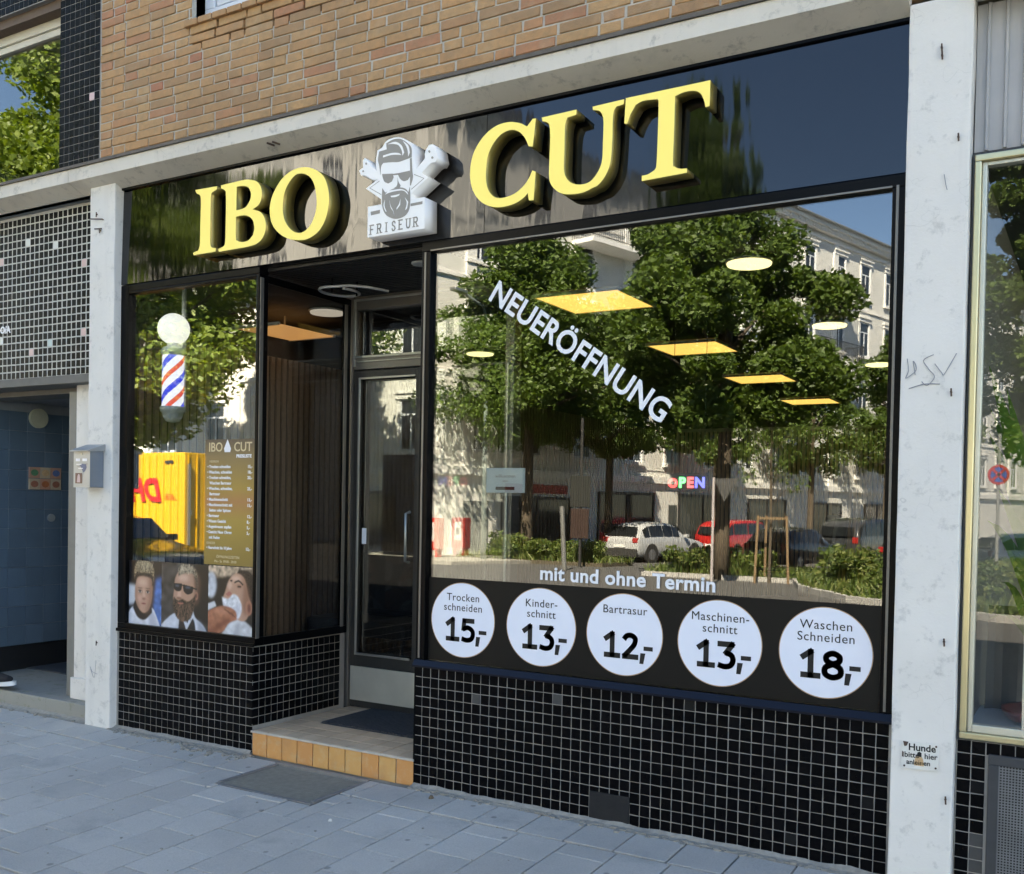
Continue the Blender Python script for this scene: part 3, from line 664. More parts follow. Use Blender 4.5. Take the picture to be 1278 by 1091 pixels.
# FRISEUR in slab letters
def slab_word(word, x0, x1, z0, z1, h, y, mat, parent):
    glyph = {'F': [[(0, 0), (0, 1)], [(0, 1), (.75, 1)], [(0, .52), (.55, .52)]], 'R': [[(0, 0), (0, 1)], [(0, 1), (.55, 1), (.72, .86), (.72, .66), (.55, .5), (0, .5)], [(.35, .5), (.8, 0)]],
             'I': [[(.35, 0), (.35, 1)]], 'S': [[(.72, .78), (.6, .97), (.3, 1), (.08, .85), (.12, .62), (.6, .42), (.74, .2), (.5, 0), (.2, .0), (.05, .22)]],
             'E': [[(0, 0), (0, 1)], [(0, 1), (.72, 1)], [(0, .52), (.5, .52)], [(0, 0), (.75, 0)]], 'U': [[(0, 1), (0, .3), (.15, .04), (.4, 0), (.62, .06), (.75, .3), (.75, 1)]]}
    serif = {'F': [(0, 0), (0, 1)], 'R': [(0, 0), (0, 1), (.8, 0)], 'I': [(.35, 0), (.35, 1)], 'S': [], 'E': [(0, 0), (0, 1)], 'U': [(0, 1), (.75, 1)]}
    m = MB(); n = len(word); w = (x1-x0)/n*.62
    for i, ch in enumerate(word):
        bx = x0+(x1-x0)*i/n; bz = z0+(z1-z0)*i/n
        T = lambda p: (bx+p[0]*w, y, bz+p[1]*h)
        for st in glyph[ch]:
            for a, b in zip(st[:-1], st[1:]):
                A, B = Vector(T(a)), Vector(T(b)); d = (B-A); u = d.normalized(); nn = Vector((u.z, 0, -u.x))*.0032
                m.obox((A+B)/2, d/2+u*.0015, Vector((0, .0003, 0)), nn)
        for s_ in serif[ch]:
            A = Vector(T(s_)); m.obox(A, (.0085, 0, 0), (0, .0004, 0), (0, 0, .0018))
    m.build('lettering', mat, parent)
slab_word('FRISEUR', .888, 1.205, 2.745, 2.751, .045, -.1118, M['logo_grey'], lo)

# ------------------------------------------------------------------ tiled walls below the windows
TP = .05
tm = [block_mesh('mosaic_tile', TP-.0038, TP-.0038, .006, .0015, M['tile'], .0009, k) for k in range(5)]
tmx = [block_mesh('mosaic_tile', TP-.0038, TP-.0038, .006, .0015, M['tile'], .0009, k, 'x') for k in range(4)]
def special(mat, ax='y'): return block_mesh('mosaic_tile', TP-.0038, TP-.0038, .006, .0015, M[mat], .0005, 1, ax)
def tiled(root, places, limit=300, name='mosaic_tile'):
    places.sort(key=lambda p: (scr(p[1]) or (0, 0, 99))[2] if inframe(p[1], 15) else 99)
    for me, loc in places[:limit]: link(name, me, root, loc).rotation_euler = (rnd.gauss(0, .008), rnd.gauss(0, .006), rnd.gauss(0, .008))
    if len(places) > limit: joined(name+'_field', places[limit:], root)
zr = [(.5+.05*.5+.0)-.05*i for i in range(12)]       # tile row centres
tw = thing('tiled_wall', 'low black mosaic wall under the small left window turning into the doorway', 'wall', (-.6, .1, -.06))
MB().box(-1.167, -.0024, .0024, .12, -.11, .553).build('grout_bed', M['grout'], tw)
MB().box(-.12, -.0024, .1201, .80, -.11, .553).build('side_grout_bed', M['grout'], tw)
pl = [(tm[rnd.randrange(5)], (-.025-.05*i, 0+rnd.uniform(-.0006, .0006), .525-.05*j)) for i in range(23) for j in range(12)]
tiled(tw, pl, 276)
pl = [(tmx[rnd.randrange(4)], (0+rnd.uniform(-.0006, .0006), .028+.05*i, .525-.05*j)) for i in range(15) for j in range(12)]
for me, loc in pl[:]:
    if loc[2] < .09: pl.remove((me, loc))
tiled(tw, pl, 150, 'side_tile')
tr_ = thing('tiled_wall', 'long low black mosaic wall under the large display window', 'wall', (2.3, .1, -.06))
MB().box(1.138, 3.44, .0024, .12, -.11, .553).build('grout_bed', M['grout'], tr_)
pl = []
x0t = 1.228-.05*1.5
for i in range(46):
    for j in range(12):
        x = x0t+.0-.0+.05*i-.0; z = .530-.05*j
        if x > 3.43: continue
        if 2.13 < x < 2.33 and z < .08: continue
        pl.append((tm[rnd.randrange(5)], (x, rnd.uniform(-.0006, .0006), z)))
        if rnd.random() < .004: pl[-1] = (special('tile_grey'), pl[-1][1])
tiled(tr_, pl, 298)
box('patch', 2.130, 2.329, -.003, .01, -.06, .082, plain('dark_cement_patch', (.014, .014, .014), .95, .4, 25, bump=.9), tr_, bevel=.002)
box('corner_post', 1.128, 1.1385, .001, .12, -.11, .553, M['black_frame'], tr_)
# neighbour's wall on the right with a vent
tn = thing('tiled_wall', 'black mosaic wall below the gold framed window at the right edge', 'wall', (4.2, .1, -.06))
MB().box(3.67, 5.6, .0024, .12, -.11, .53).build('grout_bed', M['grout'], tn)
pl = []
for i in range(38):
    for j in range(12):
        x = 3.697+.05*i; z = .505-.05*j
        if x > 3.778 and x < 4.35 and z < .49: continue
        me = tm[rnd.randrange(5)]
        if (i, j) in ((1, 7), (1, 8), (1, 9), (1, 10)): me = special('tile_grey')
        pl.append((me, (x, 0, z)))
tiled(tn, pl, 60)
vg = thing('vent_grille', 'dark grey perforated vent grille set into the mosaic wall', 'vent', (4.06, 0, 0))
MB().box(3.782, 4.34, -.012, .004, .45, .488).box(3.782, 4.34, -.012, .004, -.10, -.06).box(3.782, 3.818, -.0119, .004, -.06, .45).box(4.30, 4.34, -.0119, .004, -.06, .45).build('frame', plain('charcoal_metal', (.035, .038, .042), .5, .3, 20), vg, bevel=.003)
gmb = MB()
for i in range(46): gmb.box(3.818+i*.0105, 3.818+i*.0105+.0045, -.006, -.003, -.06, .45)
for j in range(49): gmb.box(3.818, 4.30, -.0065, -.0035, -.06+j*.0104, -.06+j*.0104+.0045)
gmb.build('mesh', plain('dusty_grey_mesh', (.16, .16, .16), .7, .5, 8), vg)
box('duct', 3.80, 4.32, .0, .005, -.08, .47, M['slat_back'], vg)

# ------------------------------------------------------------------ doorstep and the recessed entrance
st = thing('door_step', 'raised entrance step faced with ochre tiles in front of the shop door', 'step', (.56, 0, -.06))
MB().box(0, 1.136, .006, .95, -.12, .068).build('step_core', M['grout'], st)
xs = [0.004+i*.1132 for i in range(11)]
for i in range(10):
    me = block_mesh('riser_tile', .1132-.006, .128, .008, .002, M['terracotta'], .001, i); link('riser_tile', me, st, (xs[i]+.0566, -.002, .004))
MB().box(.0, 1.136, -.010, .0, .0685, .080).build('nosing', plain('pale_nosing', (.50, .44, .36), .7, .2, 20), st, bevel=.002)
for i in range(10):
    for j in range(7):
        a, b = xs[i]+.0566, .066+j*.121
        link('tread_tile', block_mesh('tread_tile', .108, .116, .01, .0015, M['tread'], .0008, i*9+j, 'z') if (i*7+j) % 9 == 0 or not bpy.data.meshes.get('tread_shared') else bpy.data.meshes['tread_shared'], st, (a, b, .0795))
        if not bpy.data.meshes.get('tread_shared'): st.children[-1].data.name = 'tread_shared'
dmat = thing('door_mat', 'dark charcoal rib mat lying on the step before the door', 'door mat', (.66, .62, .08))
mm = MB()
for i in range(34): mm.box(.20+i*.0245, .20+i*.0245+.017, .36, .86, .0825, .090)
mm.box(.195, 1.03, .355, .865, .0805, .083); mm.build('mat_pile', plain('charcoal_mat_pile', (.05, .052, .056), .95, .5, 60, bump=.9), dmat)
gt = thing('floor_grating', 'recessed steel foot grating in the pavement before the step', 'grating', (.56, -.26, -.07))
gf = MB(); t_ = .012
gf.box(gr_x0-.02, gr_x1+.02, gr_y0-.02, gr_y0-.0, -.12, gz(gr_y0)+.004).box(gr_x0-.02, gr_x1+.02, gr_y1, gr_y1+.02, -.12, gz(gr_y1)+.004)
gf.box(gr_x0-.02, gr_x0, gr_y0, gr_y1, -.12, gz(-.25)+.0035).box(gr_x1, gr_x1+.02, gr_y0, gr_y1, -.12, gz(-.25)+.0035)
gf.build('frame', plain('worn_steel_frame', (.23, .22, .21), .6, .3, 20, metal=.3), gt, bevel=.002)
gg = MB(); n = 46
for i in range(n):
    x = gr_x0+.006+(gr_x1-gr_x0-.012)*i/(n-1); gg.box(x-.0022, x+.0022, gr_y0, gr_y1, -.092, gz(-.26)-.005)
for j in range(14):
    y = gr_y0+(gr_y1-gr_y0)*(j+.5)/14; gg.box(gr_x0, gr_x1, y-.0015, y+.0015, -.09, gz(-.26)-.007)
gg.build('bars', plain('dull_grating_steel', (.33, .315, .265), .7, .3, 30, metal=.2), gt)
box('pit', gr_x0, gr_x1, gr_y0, gr_y1, -.101, -.0845, plain('grit_in_pit', (.27, .25, .20), .95, .4, 90, bump=.8), gt)
box('pit_side', gr_x0-.03, gr_x1+.03, gr_y0-.03, gr_y1+.03, -.16, -.1015, M['sand'], gt)

# ------------------------------------------------------------------ left show window
wl = thing('show_window', 'narrow left shop window with portraits, price board and glass side to the doorway', 'shop window', (-.6, .04, .55))
F = MB(); F.box(-1.166, .012, .0, .075, .556, .605)
F.box(-1.1659, -1.095, .0001, .075, .605, 2.70).box(-.012, .012, .0001, .07, .605, 2.66).box(-1.095, .012, .0002, .07, 2.6601, 2.70).box(-1.095, -.012, .0001, .07, 2.645, 2.66)
F.build('frame', M['black_frame'], wl, bevel=.004)
F = MB(); F.box(-.015, .010, .0702, .80, .556, .603).box(-.015, .010, .0702, .80, 2.62, 2.66).box(-.0145, .0095, .745, .80, .603, 2.62)
F.build('side_frame', M['black_frame'], wl, bevel=.003)
box('edge_strip', .0125, .0175, .004, .03, .60, 2.64, M['alu_dark'], wl, bevel=.001)
box('edge_strip', .0105, .016, .735, .762, .60, 2.62, M['alu_dark'], wl, bevel=.001)
box('pane', -1.095, -.012, .028, .036, .605, 2.645, M['glass'], wl)
box('side_pane', -.008, .0, .0702, .745, .603, 2.62, M['glass_side'], wl)
box('ledge', -1.166, .012, -.012, 0, .552, .572, M['black_frame'], wl, bevel=.003)
# price board print
pb = shape('price_board', [[(-.432, 1.003), (-.018, 1.003), (-.018, 1.735), (-.432, 1.735)]], .0262, .0010, None or plain('tmp', (.3, .2, .05)), wl)
n = N('bronze_gradient_print'); g = n.n('NewGeometry'); sx = n.n('SeparateXYZ'); n.l(g.outputs['Position'], sx.inputs[0])
mr = n.n('MapRange'); mr.inputs[1].default_value = 1.0; mr.inputs[2].default_value = 1.75; n.l(sx.outputs[2], mr.inputs[0])
n.bsdf(n.ramp(mr.outputs[0], [(0, (.24, .16, .035)), (.35, (.36, .24, .045)), (.50, (.38, .18, .06)), (.60, (.36, .23, .045)), (.85, (.22, .15, .06)), (1, (.07, .05, .04))]), .4); pb.data.materials[0] = n.m
gold = plain('gold_print', (.62, .50, .30), .4, .05, bump=0)
yp = .0255
text('board_title', 'IBO', .075, -.405, 1.665, yp, gold, pb, bold=.0008, xs=.95)
text('board_title', 'CUT', .075, -.198, 1.665, yp, gold, pb, bold=.0008, xs=.95)
shape('board_emblem', [smooth_poly([(-.268, 1.70), (-.25, 1.735), (-.232, 1.70), (-.222, 1.68), (-.228, 1.66), (-.272, 1.66), (-.278, 1.68)])], yp, .0005, M['white_print'], pb)
text('board_heading', 'PREISLISTE', .026, -.178, 1.628, yp, M['white_print'], pb, bold=.0009)
text('board_group', 'HERREN', .020, -.395, 1.600, yp, gold, pb)
items = [('\u2022 Trocken schneiden', '15,-'), ('\u2022 Waschen, schneiden', '18,-'), ('\u2022 Trocken schneiden,', '20,-'), ('   Waschen Bartrasur', ''), ('\u2022 Waschen, schneiden,', '25,-'), ('   Bartrasur', ''), ('\u2022 Maschinenschnitt', '13,-'), ('\u2022 Maschinenschnitt mit', '15,-'), ('   Seiten oder Spitzen', ''), ('\u2022 Bartrasur', '12,-'), ('\u2022 Waxen Gesicht', '8,-'), ('\u2022 Augenbrauen zupfen', '5,-'), ('\u2022 Gesicht Nase Ohren', '5,-'), ('   mit Faden', '')]
z = 1.568
for a, b in items:
    text('board_line', a, .0245, -.412, z, yp, M['white_print'], pb, bold=.0006, xs=.92)
    if b: text('board_price', b, .0245, -.088, z, yp, M['white_print'], pb, bold=.0006)
    z -= .0318
text('board_group', 'KINDER', .020, -.412, z, yp, gold, pb); z -= .028
text('board_line', '\u2022 Haarschnitt bis 10 Jahre', .0235, -.412, z, yp, M['white_print'], pb, bold=.0006, xs=.85)
text('board_price', '13,-', .0245, -.095, z, yp, M['white_print'], pb, bold=.0006)
text('board_hours', '\u00d6FFNUNGSZEITEN', .022, -.33, 1.044, yp, gold, pb)
text('board_hours', 'Mo - Sa  09:00 - 20:00', .020, -.345, 1.018, yp, gold, pb)
# three portraits printed on film: painted as soft layers into arrays
def ell(cx, cy_, rx, ry, n=12, a0=0): return [(cx+rx*math.cos(a0+2*math.pi*i/n), cy_+ry*math.sin(a0+2*math.pi*i/n)) for i in range(n)]
PR = np.random.RandomState(2)
class Canvas:
    def __init__(s, w, h, col):
        s.w, s.h = w, h; s.yy, s.xx = np.mgrid[0:h, 0:w]; s.xx = (s.xx+.5)/w; s.yy = (s.yy+.5)/h; s.a = np.ones((h, w, 3))*np.array(col)
    def blur(s, m, sig):
        if sig <= 0: return m
        k = np.exp(-.5*(np.arange(-int(3*sig)-1, int(3*sig)+2)/sig)**2); k /= k.sum(); p = len(k)//2
        m = np.pad(m, p, mode='edge'); m = np.apply_along_axis(lambda r: np.convolve(r, k, 'valid'), 0, m); return np.apply_along_axis(lambda r: np.convolve(r, k, 'valid'), 1, m)
    def mask(s, pts):
        m = np.zeros((s.h, s.w), bool); n = len(pts); j = n-1
        for i in range(n):
            (x0, y0), (x1, y1) = pts[i], pts[j]
            if y0 != y1: m ^= ((y0 > s.yy) != (y1 > s.yy)) & (s.xx < (x1-x0)*(s.yy-y0)/(y1-y0)+x0)
            j = i
        return m.astype(float)
    def fill(s, pts, col, sig=1.2, al=1., tex=0., ts=1., sm=True):
        m = s.blur(s.mask(smooth_poly(pts, 6, 70) if sm else pts), sig)*al
        c = np.array(col)[None, None, :]*np.ones_like(s.a)
        if tex: n_ = s.blur(PR.rand(s.h, s.w), ts); n_ = (n_-n_.mean())/n_.std(); c = c*(1+tex*n_)[..., None]
        s.a = s.a*(1-m[..., None])+np.clip(c, 0, 1)*m[..., None]
    def strands(s, n, box_, ang, L, col, var=.4):
        for _ in range(n):
            x = PR.uniform(box_[0], box_[1]); y = PR.uniform(box_[2], box_[3]); t = ang+PR.normal()*.35; k = 1+PR.normal()*var
            p = [(x, y), (x+L*math.cos(t), y+L*math.sin(t)), (x+L*math.cos(t)+.012, y+L*math.sin(t)), (x+.012, y)]
            s.fill(p, tuple(min(1, max(0, q*k)) for q in col), .6, .6, sm=False)
    def image(s, name):
        im = bpy.data.images.new(name, s.w, s.h); b = np.ones((s.h, s.w, 4), np.float32); g = s.a*(1+.03*PR.normal(size=(s.h, s.w, 1)))
        b[..., :3] = (.93*np.clip(g, 0, 1)**1.3)**(1/2.2); im.pixels.foreach_set(b.ravel()); im.pack(); return im
def portrait(x0, x1, cv, name):
    o = shape('portrait_print', [[(x0, .590), (x1, .590), (x1, .998), (x0, .998)]], .0262, .0008, None or plain('tmp', (.3, .2, .05)), wl)
    n = N(name); g = n.n('NewGeometry'); mp_ = n.n('Mapping'); sep = n.n('SeparateXYZ'); cmb = n.n('CombineXYZ'); n.l(g.outputs['Position'], sep.inputs[0])
    n.l(n.math('DIVIDE', n.math('SUBTRACT', sep.outputs[0], x0), x1-x0), cmb.inputs[0]); n.l(n.math('DIVIDE', n.math('SUBTRACT', sep.outputs[2], .590), .408), cmb.inputs[1])
    t = n.n('TexImage'); t.image = cv.image(name); t.extension = 'EXTEND'; n.l(cmb.outputs[0], t.inputs[0]); n.bsdf(t.outputs[0], .35); o.data.materials[0] = n.m
    return o
SK, SKD, SKH = (.55, .34, .25), (.30, .15, .10), (.78, .57, .46)
# boy in a white cape
c = Canvas(120, 164, (.03, .028, .03))
c.fill([(.74, .05), (1.1, .05), (1.1, .78), (.84, .74), (.78, .4)], (.13, .27, .58), 5, tex=.15, ts=4); c.fill([(-.1, .3), (.25, .35), (.26, .62), (-.1, .64)], (.70, .72, .76), 4)
c.fill([(-.1, -.1), (1.05, -.1), (.86, .18), (.68, .31), (.2, .31), (0, .2)], (.74, .76, .82), 1.5, tex=.05, ts=4); c.fill([(.6, -.1), (1., -.1), (.8, .18), (.66, .25)], (.50, .52, .60), 4, .7)
c.fill([(.13, .28), (.25, .42), (.66, .39), (.73, .23), (.5, .11), (.28, .14)], (.02, .018, .02), 1.5)
c.fill([(.2, .64), (.2, .42), (.32, .27), (.47, .21), (.62, .27), (.71, .42), (.73, .64), (.70, .80), (.25, .80)], (.60, .40, .31), 1.4)
c.fill([(.62, .8), (.76, .8), (.73, .42), (.62, .25), (.50, .2), (.60, .38), (.62, .55)], (.36, .20, .14), 5, .75); c.fill([(.2, .6), (.2, .42), (.30, .27), (.34, .30), (.26, .44), (.25, .6)], (.38, .22, .16), 3, .6)
c.fill(ell(.42, .67, .14, .05), (.76, .57, .47), 5, .8); c.fill(ell(.34, .43, .07, .045), (.76, .50, .42), 4, .7); c.fill(ell(.58, .43, .06, .04), (.62, .36, .28), 4, .6); c.fill([(.44, .57), (.49, .57), (.51, .45), (.42, .45)], (.74, .54, .44), 2.5, .8)
c.fill(ell(.465, .425, .055, .016), (.34, .17, .12), 1.6, .8)
for ex in (.345, .585):
    c.fill(ell(ex, .53, .075, .032), (.36, .22, .17), 2.5, .6); c.fill(ell(ex, .528, .05, .016), (.62, .56, .52), .9); c.fill(ell(ex, .530, .024, .017), (.05, .035, .03), .8); c.fill(ell(ex, .548, .055, .006), (.08, .05, .04), .8); c.fill(ell(ex, .585, .075, .009), (.20, .13, .09), 1.2, .8)
c.fill(ell(.465, .352, .085, .014), (.52, .22, .18), 1.3, .9); c.fill(ell(.465, .353, .075, .004), (.22, .08, .07), .8)
c.fill([(.19, .66), (.15, .82), (.22, .97), (.4, 1.02), (.62, 1.), (.77, .88), (.76, .66), (.70, .74), (.5, .78), (.27, .76)], (.33, .27, .19), 1.2, tex=.35, ts=.9)
c.fill([(.2, .62), (.17, .72), (.24, .80), (.5, .82), (.72, .79), (.76, .66), (.72, .62), (.70, .73), (.5, .765), (.27, .745)], (.06, .045, .035), 1.8, tex=.3); c.strands(90, (.22, .70, .82, .95), 1.35, .09, (.50, .43, .31))
portrait(-1.092, -.797, c, 'portrait_boy')
# bearded man with sunglasses
c = Canvas(160, 164, (.10, .098, .095)); c.fill([(-.1, -.1), (1.1, -.1), (1.1, 1.1), (-.1, 1.1)], (.095, .092, .09), 1, tex=.25, ts=6); c.fill([(.62, .1), (1.1, .1), (1.1, 1.1), (.72, 1.1)], (.02, .02, .02), 7)
c.fill([(-.1, -.1), (1.05, -.1), (.92, .10), (.74, .22), (.68, .34), (.3, .26), (.12, .16), (-.02, .04)], (.66, .69, .76), 1.3, tex=.05, ts=5); c.fill([(.80, -.1), (1.05, -.1), (.92, .1), (.78, .2)], (.40, .43, .50), 4, .8)
c.fill([(.36, -.1), (.76, -.1), (.72, .15), (.6, .25), (.4, .22)], (.03, .03, .035), 1.4); c.fill([(.45, .22), (.55, .02), (.71, .25), (.64, .31), (.57, .12), (.50, .25)], (.72, .74, .80), 1.)
c.fill([(.28, .62), (.26, .45), (.35, .25), (.5, .2), (.66, .28), (.73, .45), (.78, .62), (.78, .78), (.7, .90), (.42, .90), (.30, .78)], (.56, .37, .28), 1.3)
c.fill([(.66, .92), (.82, .8), (.80, .45), (.70, .40), (.72, .6), (.70, .76)], (.24, .13, .09), 5, .8); c.fill(ell(.47, .79, .12, .05), (.78, .58, .48), 5, .8); c.fill([(.36, .60), (.42, .60), (.43, .49), (.34, .50)], (.72, .50, .40), 2, .9); c.fill(ell(.385, .485, .06, .015), (.26, .13, .09), 1.5, .8)
c.fill(ell(.755, .54, .035, .062), (.50, .29, .21), 1.2); c.fill(ell(.757, .54, .015, .035), (.24, .11, .08), 1.3)
c.fill([(.36, .80), (.37, .93), (.5, .985), (.66, .96), (.76, .88), (.79, .66), (.74, .74), (.66, .86), (.46, .845)], (.30, .26, .20), 1.5, tex=.35, ts=.9); c.strands(70, (.40, .68, .84, .94), 1.2, .06, (.52, .46, .36)); c.fill([(.72, .86), (.80, .76), (.78, .58), (.73, .64), (.72, .76)], (.14, .10, .075), 3, .8)
c.fill([(.27, .50), (.255, .36), (.33, .21), (.46, .145), (.62, .19), (.71, .36), (.75, .58), (.68, .50), (.57, .445), (.46, .475), (.36, .45)], (.10, .065, .045), 1.5, tex=.45, ts=.9); c.strands(120, (.32, .64, .20, .42), -1.5, .07, (.20, .13, .09), .6); c.fill(ell(.42, .41, .068, .013), (.50, .24, .19), 1.1)
c.fill([(.265, .70), (.445, .70), (.43, .61), (.36, .585), (.28, .61)], (.012, .014, .02), .9); c.fill([(.47, .69), (.69, .665), (.665, .58), (.56, .55), (.48, .60)], (.012, .014, .02), .9); c.fill([(.43, .69), (.76, .645), (.76, .625), (.43, .672)], (.02, .02, .02), .8); c.fill(ell(.34, .665, .05, .012), (.22, .26, .36), 2, .8); c.fill(ell(.57, .65, .06, .012), (.22, .26, .36), 2, .8)
portrait(-.795, -.393, c, 'portrait_beard')
# man with shaving foam, barber's hand
c = Canvas(150, 164, (.03, .024, .02)); c.fill([(-.1, .80), (1.1, .93), (1.1, 1.1), (-.1, 1.1)], (.52, .42, .32), 3, tex=.25, ts=3); c.fill(ell(.06, .72, .12, .19), (.62, .64, .68), 3, tex=.08, ts=4)
c.fill([(.25, -.05), (.45, .25), (.7, .28), (1.1, .06), (1.1, -.1), (.1, -.1)], (.70, .71, .74), 2, tex=.08, ts=4); c.fill([(.5, -.1), (.62, .18), (.70, .2), (.64, -.1)], (.48, .49, .54), 2.5, .7)
c.fill([(.66, .97), (.92, .92), (1.02, .62), (.86, .5), (.80, .7), (.62, .86)], (.045, .03, .022), 1.6, tex=.4, ts=1)
c.fill([(.36, .62), (.46, .82), (.62, .91), (.78, .84), (.86, .62), (.92, .46), (.82, .26), (.62, .26), (.42, .40), (.32, .52)], (.60, .39, .29), 1.5)
c.fill([(.74, .88), (.88, .66), (.90, .44), (.80, .30), (.74, .45), (.76, .66)], (.34, .18, .12), 5, .8); c.fill(ell(.60, .83, .10, .04), (.80, .60, .49), 4, .8); c.fill([(.41, .73), (.47, .81), (.53, .73), (.46, .66)], (.76, .55, .44), 2.5, .8)
c.fill(ell(.88, .43, .072, .105), (.52, .28, .20), 1.4); c.fill(ell(.885, .43, .035, .065), (.26, .11, .08), 2.2)
c.fill([(.30, .56), (.35, .40), (.47, .27), (.66, .27), (.73, .42), (.66, .57), (.54, .61), (.44, .54)], (.80, .80, .83), 1.8, tex=.08, ts=2.2); c.fill([(.5, .3), (.66, .28), (.72, .42), (.64, .5)], (.60, .60, .66), 4, .7); c.fill([(.38, .605), (.44, .575), (.52, .615), (.46, .645)], (.52, .24, .20), 1.1)
c.fill(ell(.67, .725, .055, .026), (.36, .20, .14), 2, .8); c.fill(ell(.675, .722, .04, .010), (.05, .03, .025), .8); c.fill([(.56, .785), (.66, .815), (.76, .76), (.74, .745), (.66, .79), (.57, .765)], (.06, .04, .03), 1); c.fill(ell(.50, .80, .03, .012), (.06, .04, .03), 1)
c.fill([(-.1, .05), (-.1, .28), (.2, .41), (.42, .43), (.6, .37), (.63, .25), (.46, .19), (.34, .07), (.14, .01)], (.50, .24, .15), 1.6, tex=.08, ts=3); c.fill([(0, .05), (.2, .06), (.4, .18), (.55, .24), (.4, .26), (.2, .16)], (.26, .10, .06), 4, .8); c.fill(ell(.30, .35, .17, .04), (.68, .38, .26), 4, .7)
for q in range(3): c.fill([(.36+.07*q, .40-.02*q), (.50+.05*q, .33-.02*q), (.49+.05*q, .315-.02*q), (.35+.07*q, .385-.02*q)], (.24, .10, .06), 1., .8)
c.fill([(-.1, .31), (.18, .42), (.14, .49), (-.1, .42)], (.72, .73, .76), 1.5)
portrait(-.392, -.018, c, 'portrait_shave')

# ------------------------------------------------------------------ shop door and transom
dr = thing('shop_door', 'glazed shop door with metal frame and steel kick plate', 'door', (.5, .88, .08))
F = MB(); F.box(0.012, .05, .84, .90, .085, 2.215).box(.492, .53, .84, .90, .085, 2.215).box(.05, .492, .8401, .90, 2.165, 2.215).box(.05, .492, .8401, .90, .345, .42).box(.05, .492, .8401, .90, .085, .125)
F.build('door_frame', plain('dark_bronze_door_metal', (.045, .042, .038), .4, .15, 6, metal=.3), dr, bevel=.004)
F = MB(); F.box(.048, .062, .832, .842, .415, 2.17).box(.062, .48, .832, .842, .415, .43).box(.05, .49, .832, .842, 2.16, 2.172)
F.build('glazing_bead', M['alu'], dr, bevel=.002)
box('pane', .05, .492, .868, .876, .42, 2.165, M['glass_dark'], dr)
box('kick_plate', .018, .524, .833, .84, .127, .343, M['steel_plate'], dr, bevel=.001)
MB().tube([(.47, .83, 1.02), (.47, .79, 1.03), (.47, .79, 1.32), (.47, .83, 1.33)], .009, 10).build('handle', M['alu'], dr, smooth=True)
box('sticker', .07, .105, .866, .8675, 1.12, 1.22, M['white_print'], dr)
ts = thing('door_surround', 'dark metal frame round the shop door with a glazed transom above', 'door frame', (.6, .9, .08))
F = MB(); F.box(-.05, .010, .82, .92, .08, 2.70).box(.535, .60, .835, .92, .08, 2.66).box(.010, .60, .8351, .92, 2.222, 2.31).box(.60, 1.13, .85, .88, 2.205, 2.215).box(.010, 1.19, .835, .92, 2.60, 2.70).box(1.13, 1.19, .835, .92, .08, 2.66)
F.build('frame', M['alu_dark'], ts, bevel=.004)
MB().box(.0105, .024, .822, .834, 2.24, 2.665).box(.0245, 1.18, .822, .834, 2.652, 2.665).build('trim', M['alu'], ts, bevel=.002)
MB().box(.012, .535, .8235, .834, 2.268, 2.274).box(.012, .535, .8235, .834, 2.294, 2.306).build('rail_bead', M['alu'], ts, bevel=.001)
box('transom_pane', .010, 1.13, .868, .876, 2.31, 2.60, M['glass_dark'], ts)
box('side_pane', .60, 1.13, .868, .876, .13, 2.222, M['glass'], ts)
box('kick_panel', .60, 1.13, .84, .9, .08, .13, M['black_frame'], ts)
# side glass between the doorway and the big window
sp = thing('doorway_side_window', 'glass side panel between the doorway and the large display window', 'window', (1.16, .4, .58))
MB().box(1.135, 1.185, .075, .835, -.06, .60).box(1.135, 1.185, .075, .835, 2.60, 2.68).build('rail', M['black_frame'], sp, bevel=.003)
box('pane', 1.156, 1.164, .075, .835, .60, 2.60, M['glass_side'], sp)
box('edge_trim', 1.150, 1.160, .822, .834, .60, 2.205, M['alu'], sp)

# entrance ceiling of black slats with a loop of light tube
ec = meta(box('entrance_ceiling', -.05, 1.19, .05, .95, 2.70, 2.76, M['slat_back']), kind='structure')
_o = box('ceiling_slat', -.6, .6, -.012, .012, -.016, 0, M['ceiling_black']); _m = _o.data; bpy.data.objects.remove(_o)
for i in range(24): link('ceiling_slat', _m, ec, (.57, .075+i*.0365, 2.699))
rl = thing('ceiling_loop_lamp', 'thin pale curled tube lamp hanging under the entrance ceiling', 'lamp', (.25, .42, 2.6))
pts = []
for i in range(30):
    a = -.6+i/29*5.6; pts.append((.235+.105*math.cos(a), .42+.13*math.sin(a), 2.615+.004*i/29))
pts += [(.36, .36, 2.63), (.46, .40, 2.62), (.56, .47, 2.60)]
MB().tube(pts, .008, 8).build('tube', plain('milky_tube', (.45, .44, .43), .4), rl, smooth=True)
MB().tube([(.23, .36, 2.70), (.23, .36, 2.60)], .006, 6).tube([(.30, .50, 2.70), (.30, .50, 2.60)], .006, 6).build('hanger', M['black_frame'], rl)
dl = meta(MB().lathe([(.045, 0), (.05, .004), (.05, .012)], (.92, .28, 2.672)).build('downlight', plain('downlight_glass', (.6, .6, .58), .3), smooth=False), 'small round unlit spotlight in the slatted entrance ceiling', 'lamp')

